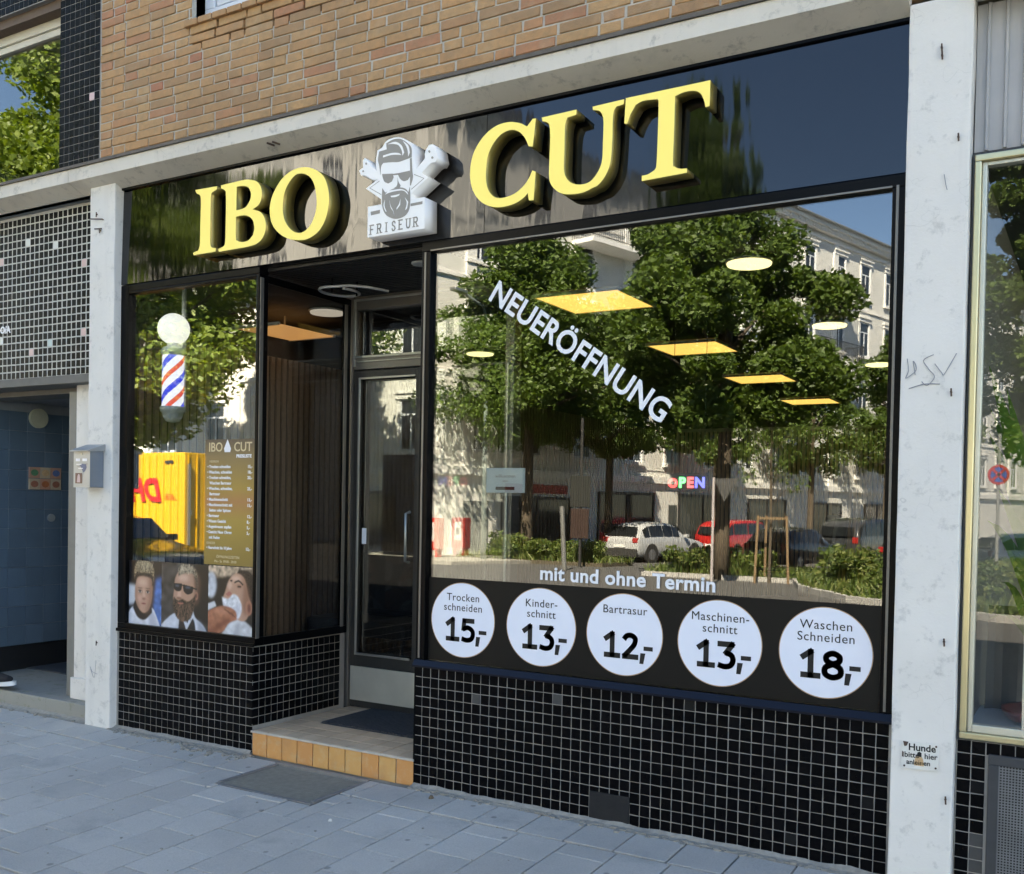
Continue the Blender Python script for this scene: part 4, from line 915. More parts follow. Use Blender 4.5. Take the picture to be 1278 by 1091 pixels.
# ------------------------------------------------------------------ large display window
wr = thing('display_window', 'large reflecting display window lettered NEUER\u00d6FFNUNG with round price stickers', 'shop window', (2.3, .04, .58))
F = MB(); F.box(1.132, 3.44, .0, .075, .556, .592).box(1.132, 3.44, .0, .07, 2.652, 2.704).box(1.132, 1.186, .0002, .07, .592, 2.652).box(3.386, 3.44, .0002, .07, .592, 2.652)
F.build('frame', M['black_frame'], wr, bevel=.004)
F = MB(); F.box(1.186, 3.386, -.004, .0, 2.652, 2.660).box(1.150, 1.160, -.004, .0, .60, 2.65).box(3.402, 3.412, -.004, 0., .60, 2.66).build('groove', M['alu_dark'], wr, bevel=.001)
v = [(1.128, -.020, .556), (3.44, -.020, .556), (3.44, -.020, .566), (1.128, -.020, .566), (1.128, .0, .592), (3.44, .0, .592), (3.44, 0, .556), (1.128, 0, .556)]
mesh('sill', v, [(0, 1, 2, 3), (3, 2, 5, 4), (0, 3, 4, 7), (1, 6, 5, 2), (7, 6, 1, 0)], M['navy_sill'], wr)
box('pane', 1.186, 3.386, .028, .036, .592, 2.652, M['glass'], wr)
bd = shape('black_band', [[(1.192, .594), (3.384, .594), (3.384, 1.013), (1.192, 1.013)]], .0262, .0008, plain('black_foil', (.009, .008, .007), .4, .15, 3, bump=0, Specular_IOR_Level=.2), wr)
DG = {'1': [([(.10, .76), (.40, .97), (.40, .04)], 0), ([(.10, .05), (.70, .05)], 0)],
      '5': [([(.68, .95), (.20, .95), (.16, .56)], 0), ([(.16, .56), (.40, .63), (.64, .52), (.70, .32), (.60, .11), (.36, .04), (.10, .09)], 1)],
      '3': [([(.12, .95), (.66, .95), (.40, .60)], 0), ([(.40, .60), (.62, .52), (.70, .32), (.60, .11), (.36, .04), (.10, .09)], 1)],
      '2': [([(.12, .80), (.24, .93), (.44, .96), (.62, .85), (.62, .66), (.50, .46), (.12, .06)], 1), ([(.12, .05), (.70, .05)], 0)],
      '8': [([(.40, .55), (.17, .66), (.16, .85), (.40, .96), (.64, .85), (.63, .66), (.40, .55), (.12, .40), (.12, .15), (.40, .04), (.68, .15), (.68, .40), (.40, .55)], 1)]}
def digits(word, x0, z0, h, parent):
    m = MB(); r = h*.112
    for i, ch in enumerate(word):
        for st, sm in DG[ch]:
            pts = bez([(a, 0, b) for a, b in st], 5) if sm else [(a, 0, b) for a, b in st]
            P_ = [Vector((x0+i*h*.84+p[0]*h*.98, .0240, z0+p[2]*h)) for p in pts]
            for a_, b_ in zip(P_[:-1], P_[1:]):
                d = b_-a_; u_ = d.normalized(); m.obox((a_+b_)/2, d/2+u_*r*(.35 if sm else .8), Vector((0, .0003, 0)), Vector((-u_.z, 0, u_.x))*r)
    m.build('sticker_price', M['black_print'], parent)
labs = [('Trocken\nschneiden', '15,-'), ('Kinder-\nschnitt', '13,-'), ('Bartrasur', '12,-'), ('Maschinen-\nschnitt', '13,-'), ('Waschen\nSchneiden', '18,-')]
for cx, (a, b) in zip((1.399, 1.843, 2.274, 2.72, 3.167), labs):
    s = shape('price_sticker', [ell(cx, .808, .189, .187, 64)], .0255, .0006, M['copper_edge'], wr)
    s['label'] = 'round white sticker reading %s %s' % (a.replace('-\n', '').replace('\n', ' '), b)
    shape('sticker_face', [ell(cx, .808, .1855, .1835, 64)], .0249, .0005, plain('sticker_white', (.78, .80, .88), .45, .02, bump=0), s)
    ls = a.split('\n')
    for i, l in enumerate(ls): text('sticker_text', l, .053, cx+.002, .903-i*.05, .0243, M['black_print'], s, 'CENTER', 0., spacing=1.08)
    digits(b[:2], cx-.098, .706, .106, s)
    shape('sticker_comma', [[(cx+.083, .732), (cx+.107, .732), (cx+.098, .684), (cx+.079, .684)]], .0237, .0006, M['black_print'], s)
    box('sticker_dash', cx+.098, cx+.142, .0237, .0243, .744, .763, M['black_print'], s)
text('opening_lettering', 'NEUER\u00d6FFNUNG', .150, 1.512, 2.392, .0255, M['white_print'], wr, 'LEFT', .0034, rot=math.atan2(-.628, .912), xs=.93, spacing=1.03)
text('walk_in_lettering', 'mit und ohne Termin', .090, 1.832, 1.036, .0255, M['white_print'], wr, 'LEFT', .0024, xs=1.07, spacing=1.04, rot=-.010)
# clear-frame outline on the glass of the inner door and its hook handle are inside

# ------------------------------------------------------------------ inside of the barber shop
struct('shop_floor', MB().box(-1.25, 3.5, .93, 9.55, -.1, .08).box(-1.25, -.125, .125, .9299, -.1, .08).box(1.19, 3.5, .125, .9299, -.1, .08), M['interior_floor'])
struct('shop_ceiling', MB().box(-1.3, 6.5, .9502, 9.6, 2.72, 2.9).box(-1.3, -.0502, .09, .95, 2.7201, 2.9).box(1.1902, 6.5, .09, .95, 2.7201, 2.9), M['interior_ceiling'])
struct('shop_wall_left', MB().box(-1.42, -1.25, .1, 9.7, -.1, 3.4), M['dark_room'])
struct('shop_wall_right', MB().box(3.50, 3.62, .1, 9.7, -.1, 3.4), M['dark_room'])
struct('shop_wall_back', MB().box(-1.25, 3.5, 9.55, 9.7, -.1, 3.4), M['dark_room'])
def slat_panel(name, lab, a, b, z0, z1, horiz_x=True, c=0):
    t = thing(name, lab, 'slat wall', ((a+b)/2, c, z0) if horiz_x else (c, (a+b)/2, z0))
    k = int((b-a)/.062); me = None
    for i in range(k):
        u = a+.062*(i+.5)
        if me is None:
            me = (MB().box(-.019, .019, -.018, 0, 0, z1-z0) if horiz_x else MB().box(0, .018, -.019, .019, 0, z1-z0)).build('slat', M['slat_raised'] if horiz_x else M['slat'])
            d = me.data; bpy.data.objects.remove(me); me = d
        link('slat', me, t, (u, c, z0) if horiz_x else (c, u, z0))
    if horiz_x: box('felt', a, b, c+.0005, c+.02, z0, z1, M['slat_back'], t); box('cap_rail', a, b, c-.03, c, z1+.001, z1+.045, plain('light_cap_rail', (.36, .34, .28), .5), t)
    else: box('felt', c-.02, c-.0005, a, b, z0, z1, M['slat_back'], t)
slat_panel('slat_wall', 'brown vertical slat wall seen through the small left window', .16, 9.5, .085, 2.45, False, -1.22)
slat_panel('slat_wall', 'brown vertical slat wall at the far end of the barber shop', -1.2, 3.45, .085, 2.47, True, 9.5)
for (x, y) in ((1.28, 1.69), (1.19, 3.72), (1.12, 5.83), (1.05, 8.1)):
    t = thing('ceiling_panel_light', {1.69: 'largest square orange ceiling panel, nearest the window', 3.72: 'second square orange ceiling panel from the window', 5.83: 'third square orange ceiling panel from the window', 8.1: 'smallest square orange ceiling panel, farthest inside'}[y], 'ceiling light', (x, y, 2.70), 'square ceiling panels in the barber shop')
    box('diffuser', x-.285, x+.285, y-.285, y+.285, 2.70, 2.706, M['panel_light'], t)
    MB().box(x-.30, x+.30, y-.30, y-.2855, 2.695, 2.716).box(x-.30, x+.30, y+.2855, y+.30, 2.695, 2.716).box(x-.30, x-.2855, y-.2855, y+.2855, 2.695, 2.716).box(x+.2855, x+.30, y-.2855, y+.2855, 2.695, 2.716).build('frame', plain('pale_lamp_frame', (.6, .58, .5), .4), t)
t = thing('ceiling_panel_light', 'dim square ceiling panel seen through the glass beside the doorway', 'ceiling light', (-.95, 1.62, 2.7), 'square ceiling panels in the barber shop')
box('diffuser', -1.22, -.80, 1.0, 1.56, 2.6, 2.606, emit('dim_panel_light', (1., .50, .18), .06), t)
MB().box(-1.235, -.785, .985, .9995, 2.595, 2.616).box(-1.235, -.785, 1.5605, 1.575, 2.595, 2.616).box(-1.01, -1.0, 1.27, 1.28, 2.606, 2.72).build('frame', plain('pale_lamp_frame', (.6, .58, .5), .4), t)
for x, y, lab in ((2.47, 1.11, 'largest pale round ceiling lamp, in front of the reflected big tree'), (2.43, 3.1, 'middle pale round ceiling lamp right of the reflected tree'), (2.38, 5.2, 'small pale round ceiling lamp cut by the right window frame'), (-.58, 3.24, 'pale round ceiling lamp at the left, above the inner door'), (-.54, 1.20, 'dim round ceiling lamp seen through the doorway side glass')):
    t = thing('round_ceiling_light', lab, 'ceiling light', (x, y, 2.7), 'round ceiling lamps in the barber shop')
    MB().lathe([(.115, 0), (.118, .006), (.118, .018)], (x, y, 2.685), 40).build('diffuser', M['disc_light'] if x > -.4 or y > 2 else emit('dim_disc_light', (.8, .75, .7), .06), t)
    MB().lathe([(.119, 0), (.125, .003), (.126, .012)], (x, y, 2.6965), 40).build('rim', plain('pale_lamp_frame', (.6, .58, .5), .4), t)
# LED sign
ld = thing('led_open_sign', 'small lit LED sign reading OPEN in red, green and blue letters', 'sign', (2.0, 1.5, 1.5))
box('board', 1.86, 2.13, 1.51, 1.525, 1.485, 1.595, M['slat_back'], ld, bevel=.003)
for i, (ch, col) in enumerate((('O', (1, .05, .05)), ('P', (.1, 1, .25)), ('E', (1, .08, .1)), ('N', (.08, .1, 1)))):
    text('led_letter', ch, [.072, .084, .084, .084][i], [1.880, 1.946, 1.997, 2.045][i], 1.510, 1.508, emit('led_%d' % i, col, .55), ld, bold=.004)
MB().tube([(1.9, 1.517, 1.595), (1.9, 1.517, 2.7)], .002, 4).tube([(2.1, 1.517, 1.595), (2.1, 1.517, 2.7)], .002, 4).build('wire', M['iron'], ld)
# white card sign on a stand
cs = thing('card_stand', 'white card sign on a thin pole standing inside behind the glass', 'sign stand', (1.548, .17, .08))
box('card', 1.548-.112, 1.548+.112, .165, .173, 1.446, 1.570, plain('pale_card', (.62, .72, .72), .5, .03), cs, bevel=.003)
text('card_print', 'willkommen', .024, 1.548, 1.522, .1645, M['logo_grey'], cs, 'CENTER')
text('card_print', 'salon', .016, 1.548, 1.500, .1645, M['logo_grey'], cs, 'CENTER')
box('card_button', 1.548-.055, 1.548+.055, .1635, .1645, 1.460, 1.476, M['black_print'], cs)
MB().tube([(1.548, .18, .085), (1.548, .18, 1.446)], .006, 8).build('pole', M['alu'], cs)
MB().lathe([(.10, 0), (.10, .01), (.02, .03)], (1.548, .24, .085)).build('foot', M['iron'], cs)
# barber chairs
cl = plain('black_leather', (.02, .02, .022), .4, .2, 6); chrome = plain('chrome', (.6, .6, .6), .15, .05, metal=1., bump=0)
def barber_chair(x, y, rz, lab):
    t = thing('barber_chair', lab, 'barber chair', (0, 0, 0), 'black barber chairs')
    MB().box(-.26, .26, -.26, .26, .52, .64).build('seat', cl, t, bevel=.04)
    MB().obox((0, .29, .93), (.25, 0, 0), (0, .05, -.01), (0, .06, .34)).build('backrest', cl, t, bevel=.03)
    MB().obox((0, .36, 1.37), (.13, 0, 0), (0, .035, 0), (0, .01, .09)).build('headrest', cl, t, bevel=.03)
    for s in (-1, 1): MB().box(s*.30-.04, s*.30+.04, -.24, .22, .80, .86).box(s*.30-.02, s*.30+.02, -.02, .04, .6, .80).build('armrest', cl, t, bevel=.015)
    MB().lathe([(.30, .0), (.30, .03), (.06, .07), (.05, .5), (.12, .52)], (0, 0, 0)).build('base', chrome, t, smooth=True)
    MB().tube([(-.18, -.55, .16), (.18, -.55, .16)], .015, 8).tube([(-.18, -.55, .16), (-.12, -.2, .5)], .012, 8).tube([(.18, -.55, .16), (.12, -.2, .5)], .012, 8).build('footrest', chrome, t)
    t.location = (x, y, .08); t.rotation_euler.z = rz
    return t
c0 = barber_chair(2.1, 3.4, -1.2, 'black barber chair in the middle of the shop, nearest the window')
for x, y, rz, lab in ((2.15, 5.3, -1.3, 'second black barber chair from the window'), (2.2, 7.2, -1.2, 'black barber chair deepest inside the shop')):
    c = copy_tree(c0); c.location = (x, y, .08); c.rotation_euler.z = rz; c['label'] = lab
sf = thing('waiting_bench', 'black leather bench with chrome studs seen through the door glass', 'bench', (-.6, 2.0, .08))
MB().box(-1.15, -.2, 1.7, 2.2, .38, .50).build('seat', cl, sf, bevel=.03); MB().box(-1.15, -.2, 2.1, 2.22, .50, 1.0).build('backrest', cl, sf, bevel=.03)
for i in range(6):
    for j in range(2): MB().lathe([(.008, 0), (.008, .006), (.003, .010)], (-1.05+i*.15, 2.085, .70+j*.13), 8).build('stud', chrome, sf)
for x in (-1.1, -.25): MB().tube([(x, 1.75, .38), (x, 1.72, .085)], .015, 8).build('leg', chrome, sf)
# coat rack: bent chrome tube behind the glass
hr = thing('bent_chrome_rail', 'bent chrome rail standing just inside the large window', 'rail', (.95, .95, .08))
MB().tube(bez([(.91, 1.0, .085), (.93, .98, .6), (.935, .97, 1.1), (.95, .96, 1.28), (1.02, .95, 1.30)], 5), .010, 8).build('tube', chrome, hr, smooth=True)
# barber pole behind the left window
bp_ = thing('barber_pole', 'red, white and blue striped barber pole with a white globe lamp', 'barber pole', (-.872, .16, 1.9))
gb = MB().lathe([(.097*math.sin(math.pi*(i+.01)/18.02), -.097*math.cos(math.pi*(i+.01)/18.02)) for i in range(19)], (-.872, .16, 2.437), 32).build('globe', emit('frosted_globe', (.90, .94, 1.), .17, (.80, .82, .84)), bp_, smooth=True)
n = N('barber_stripes'); g = n.n('NewGeometry'); sx = n.n('SeparateXYZ'); n.l(g.outputs['Position'], sx.inputs[0])
an = n.math('DIVIDE', n.math('ARCTAN2', n.math('SUBTRACT', sx.outputs[0], -.872), n.math('SUBTRACT', .16, sx.outputs[1])), 2*math.pi)
ph = n.math('FRACT', n.math('ADD', n.math('ADD', n.math('MULTIPLY', sx.outputs[2], 5.2), n.math('MULTIPLY', an, -2.)), 20.33))
r = n.n('ValToRGB'); r.color_ramp.interpolation = 'CONSTANT'; n.l(ph, r.inputs[0]); e = r.color_ramp.elements
cols = [(0, (.62, .66, .85)), (.28, (.55, .07, .07)), (.47, (.62, .66, .85)), (.76, (.03, .05, .62))]
while len(e) < 4: e.new(.5)
for k, (p, c) in enumerate(cols): e[k].position = p; e[k].color = (*c, 1)
b = n.bsdf(r.outputs[0], .25); n.l(r.outputs[0], b.inputs['Emission Color']); b.inputs['Emission Strength'].default_value = .24
MB().lathe([(.066, 0), (.066, .315)], (-.872, .16, 1.957), 36).build('striped_cylinder', n.m, bp_, smooth=True)
pch = plain('polished_chrome', (.85, .86, .84), .22, .05, metal=.15, bump=0)
MB().lathe([(.066, 0), (.076, .004), (.078, .03), (.062, .05), (.042, .055), (.036, .085), (.03, .095)], (-.872, .16, 2.272), 36).build('top_cap', pch, bp_, smooth=True)
MB().lathe([(.005, -.10), (.04, -.092), (.058, -.065), (.066, -.035), (.076, -.03), (.078, -.005), (.070, 0)], (-.872, .16, 1.956), 36).build('bottom_cap', pch, bp_, smooth=True)
MB().box(-.885, -.859, .22, .25, 1.93, 2.36).box(-.885, -.859, .16, .22, 2.30, 2.32).box(-.885, -.859, .16, .22, 1.95, 1.97).box(-.885, -.859, .232, .245, 2.36, 2.72).build('bracket', pch, bp_)
# ------------------------------------------------------------------ mailbox on the left pillar
mb = thing('mailbox', 'grey metal mailbox with small stickers hung on the left pillar', 'mailbox', (-1.3, -.1, 1.44))
MB().box(-1.395, -1.245, -.150, -.052, 1.445, 1.672).build('body', M['mail_shade'], mb, bevel=.003)
box('front_plate', -1.398, -1.242, -.1535, -.1505, 1.443, 1.672, M['mail_grey'], mb, bevel=.001)
v = [(-1.412, -.172, 1.672), (-1.232, -.172, 1.672), (-1.232, -.052, 1.715), (-1.412, -.052, 1.715), (-1.412, -.172, 1.665), (-1.232, -.172, 1.665), (-1.232, -.052, 1.672), (-1.412, -.052, 1.672)]
mesh('lid', v, [(0, 1, 2, 3), (4, 5, 1, 0), (5, 6, 2, 1), (6, 7, 3, 2), (7, 4, 0, 3), (7, 6, 5, 4)], plain('mailbox_lid', (.36, .37, .37), .45, .08, 10, metal=.3), mb)
ym = -.1545
MB().tube([(-1.318, -.154, 1.650), (-1.318, -.158, 1.650)], .006, 10).build('lock', M['alu'], mb)
box('name_tag', -1.375, -1.335, ym-.0005, ym, 1.605, 1.622, M['white_print'], mb); box('name_tag', -1.312, -1.268, ym-.0005, ym, 1.605, 1.622, M['white_print'], mb)
for i, (a, b, c) in enumerate(((-1.37, 1.588, .05), (-1.36, 1.575, .03), (-1.35, 1.563, .045), (-1.30, 1.59, .04))): box('sticker_scrap', a, a+c, ym-.0006, ym, b-.004, b, M['logo_grey'] if i % 2 else M['white_print'], mb)
shape('scribble', [smooth_poly([(-1.34, 1.578), (-1.31, 1.59), (-1.275, 1.585), (-1.27, 1.565), (-1.285, 1.545), (-1.305, 1.535), (-1.315, 1.555), (-1.325, 1.570)])], ym-.0004, .0004, plain('blue_grey_ink', (.16, .17, .24), .6, .3, 90), mb)
box('sticker', -1.378, -1.312, ym-.0006, ym, 1.468, 1.532, plain('brown_sticker', (.18, .09, .06), .5, .3, 90), mb)
shape('sticker_figure', [smooth_poly([(-1.362, 1.474), (-1.330, 1.474), (-1.332, 1.505), (-1.338, 1.524), (-1.348, 1.526), (-1.356, 1.512)])], ym-.0012, .0004, plain('pink_figure', (.62, .45, .42), .5, .1), mb)

# enamel dog sign on the right pillar
hs_ = thing('enamel_sign', 'small rusty white enamel sign asking to leash dogs here, low on the right pillar', 'sign', (3.55, -.055, .46))
shape('plate', [[(3.484, .403), (3.617, .410), (3.617, .512), (3.484, .505)]], -.057, .004, plain('chipped_enamel', (.74, .72, .66), .3, .1, 30, bump=.1), hs_)
yb = -.0575
text('sign_text', 'Hunde', .037, 3.508, .476, yb, M['black_print'], hs_, bold=.0008, xs=.98, rot=.03)
text('sign_text', 'bitte', .029, 3.494, .448, yb, M['black_print'], hs_, bold=.0005, rot=.03); text('sign_text', 'hier', .029, 3.566, .450, yb, M['black_print'], hs_, bold=.0005, rot=.03)
text('sign_text', 'anleinen', .026, 3.502, .422, yb, M['black_print'], hs_, bold=.0005, rot=.03)
shape('dog_emblem', [smooth_poly([(3.530, .420), (3.565, .420), (3.562, .445), (3.552, .462), (3.545, .464), (3.534, .448)])], yb-.0004, .0004, plain('tan_print', (.58, .38, .20), .5, .3, 80), hs_)
shape('dog_head', [smooth_poly([(3.540, .455), (3.556, .455), (3.556, .470), (3.548, .475), (3.541, .470)])], yb-.0008, .0004, M['black_print'], hs_)
for x, z in ((3.495, .496), (3.607, .501), (3.495, .414), (3.607, .419)): MB().tube([(x, yb, z), (x, yb-.002, z)], .004, 8).build('screw', rust, hs_)
shape('rust_spot', [smooth_poly([(3.488, .508), (3.508, .507), (3.503, .492), (3.494, .488)])], yb-.0004, .0004, rust, hs_); shape('rust_spot', [smooth_poly([(3.486, .47), (3.492, .466), (3.492, .446), (3.486, .448)])], yb-.0004, .0004, rust, hs_)

# ------------------------------------------------------------------ left: house passage under the mosaic panel
mp = thing('mosaic_wall', 'black mosaic panel with a few white and pink tiles above the passage', 'wall', (-2.4, .1, 2.18))
MB().box(-3.9, -1.40, .0868, .2, 2.175, 3.302).build('grout_bed', M['grout_light'], mp)
pl = []
sp_ = {(12, 3): 'tile_white', (6, 4): 'tile_white', (18, 5): 'tile_pink', (0, 7): 'tile_pink', (0, 16): 'tile_pink', (7, 17): 'tile_blue', (11, 18): 'tile_pink', (18, 16): 'tile_white'}
tl = [block_mesh('mosaic_tile', TP-.011, TP-.009, .006, .0015, M['tile'], .0014, k) for k in range(5)]
for i in range(48):
    for j in range(23):
        me = special(sp_[(i, j)]) if (i, j) in sp_ else tl[rnd.randrange(5)]
        pl.append((me, (-1.645-.05*i+.0, .0845+rnd.uniform(-.0006, .0006), 3.283-.05*j-.02)))
pl += [(tl[rnd.randrange(5)], (-1.645+.05*(i+1), .0845, 3.263-.05*j)) for i in range(4) for j in range(23)]
tiled(mp, pl, 298)
text('house_mark', 'O/A', .065, -2.545, 2.515, .082, M['white_print'], mp, bold=.003)
ps = thing('passage', 'open house passage with blue tiled walls behind the concrete step', 'passage', (-2.6, 1, .05))
MB().box(-4.2, -1.42, .20, .42, 2.085, 2.1745).box(-4.2, -1.405, .0, .2, 2.12, 2.1745).build('lintel', plain('brown_grey_lintel', (.16, .15, .13), .8, .3, 10, bump=.3), ps, bevel=.004)
MB().box(-4.2, -1.42, .4205, 4, 2.10, 2.2).build('ceiling', plain('grey_passage_ceiling', (.20, .21, .22), .8, .05), ps)
MB().box(-3.12, -3.012, .30, 4, .24, 2.10).box(-3.12, -1.45, 4, 4.1, .05, 2.1).build('grout_bed', M['blue_grout'], ps)
box('plinth', -3.115, -3.02, .30, 4, .04, .2395, plain('black_plinth', (.012, .013, .015), .5, .1), ps)
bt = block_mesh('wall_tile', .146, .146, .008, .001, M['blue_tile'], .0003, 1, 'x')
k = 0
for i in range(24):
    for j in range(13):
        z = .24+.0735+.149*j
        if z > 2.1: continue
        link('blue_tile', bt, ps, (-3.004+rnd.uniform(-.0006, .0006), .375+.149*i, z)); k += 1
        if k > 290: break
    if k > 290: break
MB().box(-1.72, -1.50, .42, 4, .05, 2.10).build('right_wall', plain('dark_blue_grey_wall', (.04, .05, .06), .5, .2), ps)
MB().box(-1.83, -1.75, .12, .20, .05, 2.085).box(-3.99, -3.9, .12, .20, .05, 2.085).build('door_post', plain('olive_grey_post', (.17, .17, .155), .5, .15), ps, bevel=.004)
MB().box(-1.7495, -1.725, .125, .2, .05, 2.085).build('post_gap', M['black_frame'], ps)
MB().box(-1.7245, -1.40, .10, .22, .05, 2.12).build('wall_strip', M['pillar'], ps); MB().box(-1.732, -1.41, .078, .0995, .05, .19).build('skirting', M['pillar'], ps, bevel=.004)
mu = thing('tile_mural', 'small mural of six coloured picture tiles on the blue passage wall', 'mural', (-3.0, .74, 1.5))
for i in range(3):
    for j in range(2):
        y = .61+i*.092; z = 1.435+j*.088
        o = box('picture_tile', -3.003, -2.992, y, y+.088, z, z+.084, plain(['cream_tile', 'salmon_tile'][(i+j) % 2], [(.42, .36, .27), (.42, .25, .19)][(i+j) % 2], .4, .15, 40), mu, bevel=.001)
        cc = [(.30, .12, .08), (.35, .12, .05), (.28, .12, .08), (.08, .22, .12), (.5, .35, .2), (.08, .14, .32)][i+3*j]
        oo = ell(y+.044, z+.042, .032, .026)
        v = [(-2.9905, a, b) for a, b in oo]+[(-2.9915, a, b) for a, b in oo]; n_ = len(oo)
        mesh('motif', v, [tuple(range(n_)), tuple(range(2*n_-1, n_-1, -1))]+[(q, (q+1) % n_, (q+1) % n_+n_, q+n_) for q in range(n_)], plain('motif_%d' % (i+3*j), cc, .4, .4, 70), mu)
dd = MB().tube([(-3.002, .68, 1.985), (-2.975, .68, 1.985)], .075, 20).build('ceramic_wall_lamp', plain('olive_white_lamp', (.42, .44, .34), .4)); meta(dd, 'round pale wall lamp on the blue passage wall', 'lamp')
dd = MB().tube([(-3.002, .80, 1.215), (-2.985, .80, 1.215)], .030, 16).build('door_bell', plain('bell_ring', (.40, .44, .46), .3, metal=.5)); meta(dd, 'round metal button low on the blue passage wall', 'door bell')
ip = thing('intercom_panel', 'dark intercom panel on the right wall of the passage', 'intercom', (-1.73, .5, 1.5)); box('plate', -1.745, -1.7205, .45, .75, 1.25, 1.72, M['black_frame'], ip)
for i in range(4): box('name_slot', -1.748, -1.7455, .50, .70, 1.66-i*.07, 1.68-i*.07, M['alu'], ip)
ls_ = thing('entrance_step', 'weathered concrete step in front of the house passage', 'step', (-2.6, .0, -.06))
sm = MB().box(-4.6, -1.4055, .0, 4.0, -.15, .048).build('step_block', M['step'], ls_, bevel=.008)
box('threshold', -4.6, -1.5, .62, 4.0, .0485, .056, plain('dark_passage_floor', (.075, .08, .085), .6, .2, 10), ls_)

# upper left window above the passage
ul = thing('corner_window', 'large upper window with cream frame reflecting green foliage at top left', 'window', (-2.6, .1, 3.5))
F = MB(); F.box(-3.6, -1.79, .09, .17, 4.455, 4.50).box(-3.6, -1.79, .075, .17, 4.5005, 4.56).box(-3.6, -1.79, .09, .17, 3.44, 3.53).box(-1.795, -1.785, .09, .17, 3.53, 4.455)
F.build('frame', M['cream_frame'], ul, bevel=.005)
box('pane', -3.6, -1.795, .115, .123, 3.53, 4.455, M['glass_up'], ul)
MB().box(-3.6, -1.64, .30, 1.8, 3.42, 3.46).box(-3.6, -1.64, 1.8, 1.82, 3.42, 4.9).box(-1.66, -1.64, .21, 1.8, 3.42, 4.9).box(-3.62, -3.6, .1, 1.8, 3.42, 4.9).build('room_shell', plain('dim_room_wall', (.22, .23, .18), .9), ul)
bxx = thing('mosaic_strip', 'narrow black mosaic strip with one pink tile beside the brickwork', 'wall', (-1.5, 0, 3.4))
MB().box(-1.784, -1.384, -.0036, .2, 3.41, 4.9).build('grout_bed', M['grout'], bxx)
pl = [((special('tile_pink') if (i, j) == (1, 10) else tm[rnd.randrange(5)]), (-1.412-.05*i, -.006, 3.405+.05*j+.02)) for i in range(8) for j in range(28)]
tiled(bxx, pl, 150)
ub = thing('mosaic_lintel', 'mosaic clad lintel over the cream window in the top left corner', 'wall', (-2.6, 0, 4.6))
MB().box(-3.6, -1.785, -.0336, .2, 4.62, 5.4).build('grout_bed', M['grout'], ub); MB().box(-3.6, -1.785, .0, .17, 4.5605, 4.62).build('lintel_board', plain('brown_board', (.12, .08, .055), .7, .3, 30), ub)
pl = [(tm[rnd.randrange(5)], (-1.81-.05*i, -.036, 4.65+.05*j)) for i in range(34) for j in range(8)]
tiled(ub, pl, 60)

# ------------------------------------------------------------------ right neighbour: gold framed window with plants, sheet metal above
rw = thing('gold_framed_window', 'neighbouring shop window in a gold aluminium frame at the right edge', 'shop window', (4.3, .05, .54))
F = MB(); F.box(3.680, 3.704, -.01, .05, .56, 2.705).box(3.680, 5.4, -.0102, .05, 2.705, 2.730).box(3.680, 5.4, -.0102, .05, .535, .560)
F.build('frame', M['gold_frame'], rw, bevel=.004)
F = MB(); F.box(3.7045, 3.722, .010, .05, .5605, 2.7045).box(3.722, 5.4, .010, .05, 2.69, 2.7045).box(3.722, 5.4, .004, .05, .5605, .590).box(3.888, 3.915, .006, .05, .590, 2.69)
F.build('inner_frame', plain('light_gold_frame', (.60, .58, .48), .35, .1, 6, metal=.5), rw, bevel=.003)
F = MB(); F.box(3.672, 3.680, .0, .05, .53, 2.73).build('seal', M['iron'], rw)
box('pane', 3.722, 3.888, .035, .043, .590, 2.69, M['glass_plain'], rw); box('pane', 3.915, 5.4, .035, .043, .590, 2.69, M['glass_plain'], rw)
box('inner_sill', 3.68, 5.4, .06, .55, .50, .572, plain('pale_blue_sill', (.36, .41, .44), .4, .08, 4), rw)
struct('neighbour_room', MB().box(3.67, 3.7, .09, 4, -.1, 3.3).box(3.7, 5.6, 4, 4.1, -.1, 3.3).box(3.7, 5.6, .60, 4, -.1, .1).box(3.7, 5.6, .1, 4, 2.8, 2.9), plain('grey_room', (.10, .10, .095), .9))
cm = thing('sheet_metal_panel', 'pale grey ribbed sheet metal cladding above the gold framed window', 'cladding', (4.3, .05, 2.75))
v = []; x = 3.672; prof = []
while x < 5.4:
    prof += [(x, .03), (x+.034, .03), (x+.038, .018), (x+.046, .018), (x+.050, .03)]; x += .062
b = [(a, y, zz) for zz in (2.752, 3.302) for a, y in prof]; n_ = len(prof)
mesh('ribbed_sheet', b, [(i, i+1, n_+i+1, n_+i) for i in range(n_-1)], M['corrugated'], cm); box('sheet_core', 3.672, 5.4, .0305, .09, 2.74, 3.302, M['corrugated'], cm)
MB().box(3.672, 5.4, .0, .05, 2.7305, 2.741).build('drip_edge', M['iron'], cm)
box('header', 3.672, 26, -.12, -.002, 3.3025, 3.452, M['beam'], cm)
pt = thing('potted_plant', 'green strap leaved plant in a red bowl behind the gold framed glass', 'potted plant', (3.97, .32, .575))
MB().lathe([(.09, 0), (.15, .01), (.17, .035), (.175, .05), (.16, .048), (.02, .035)], (3.97, .30, .572), 32).build('bowl', plain('red_glazed_bowl', (.30, .07, .045), .35, .15), pt, smooth=True)
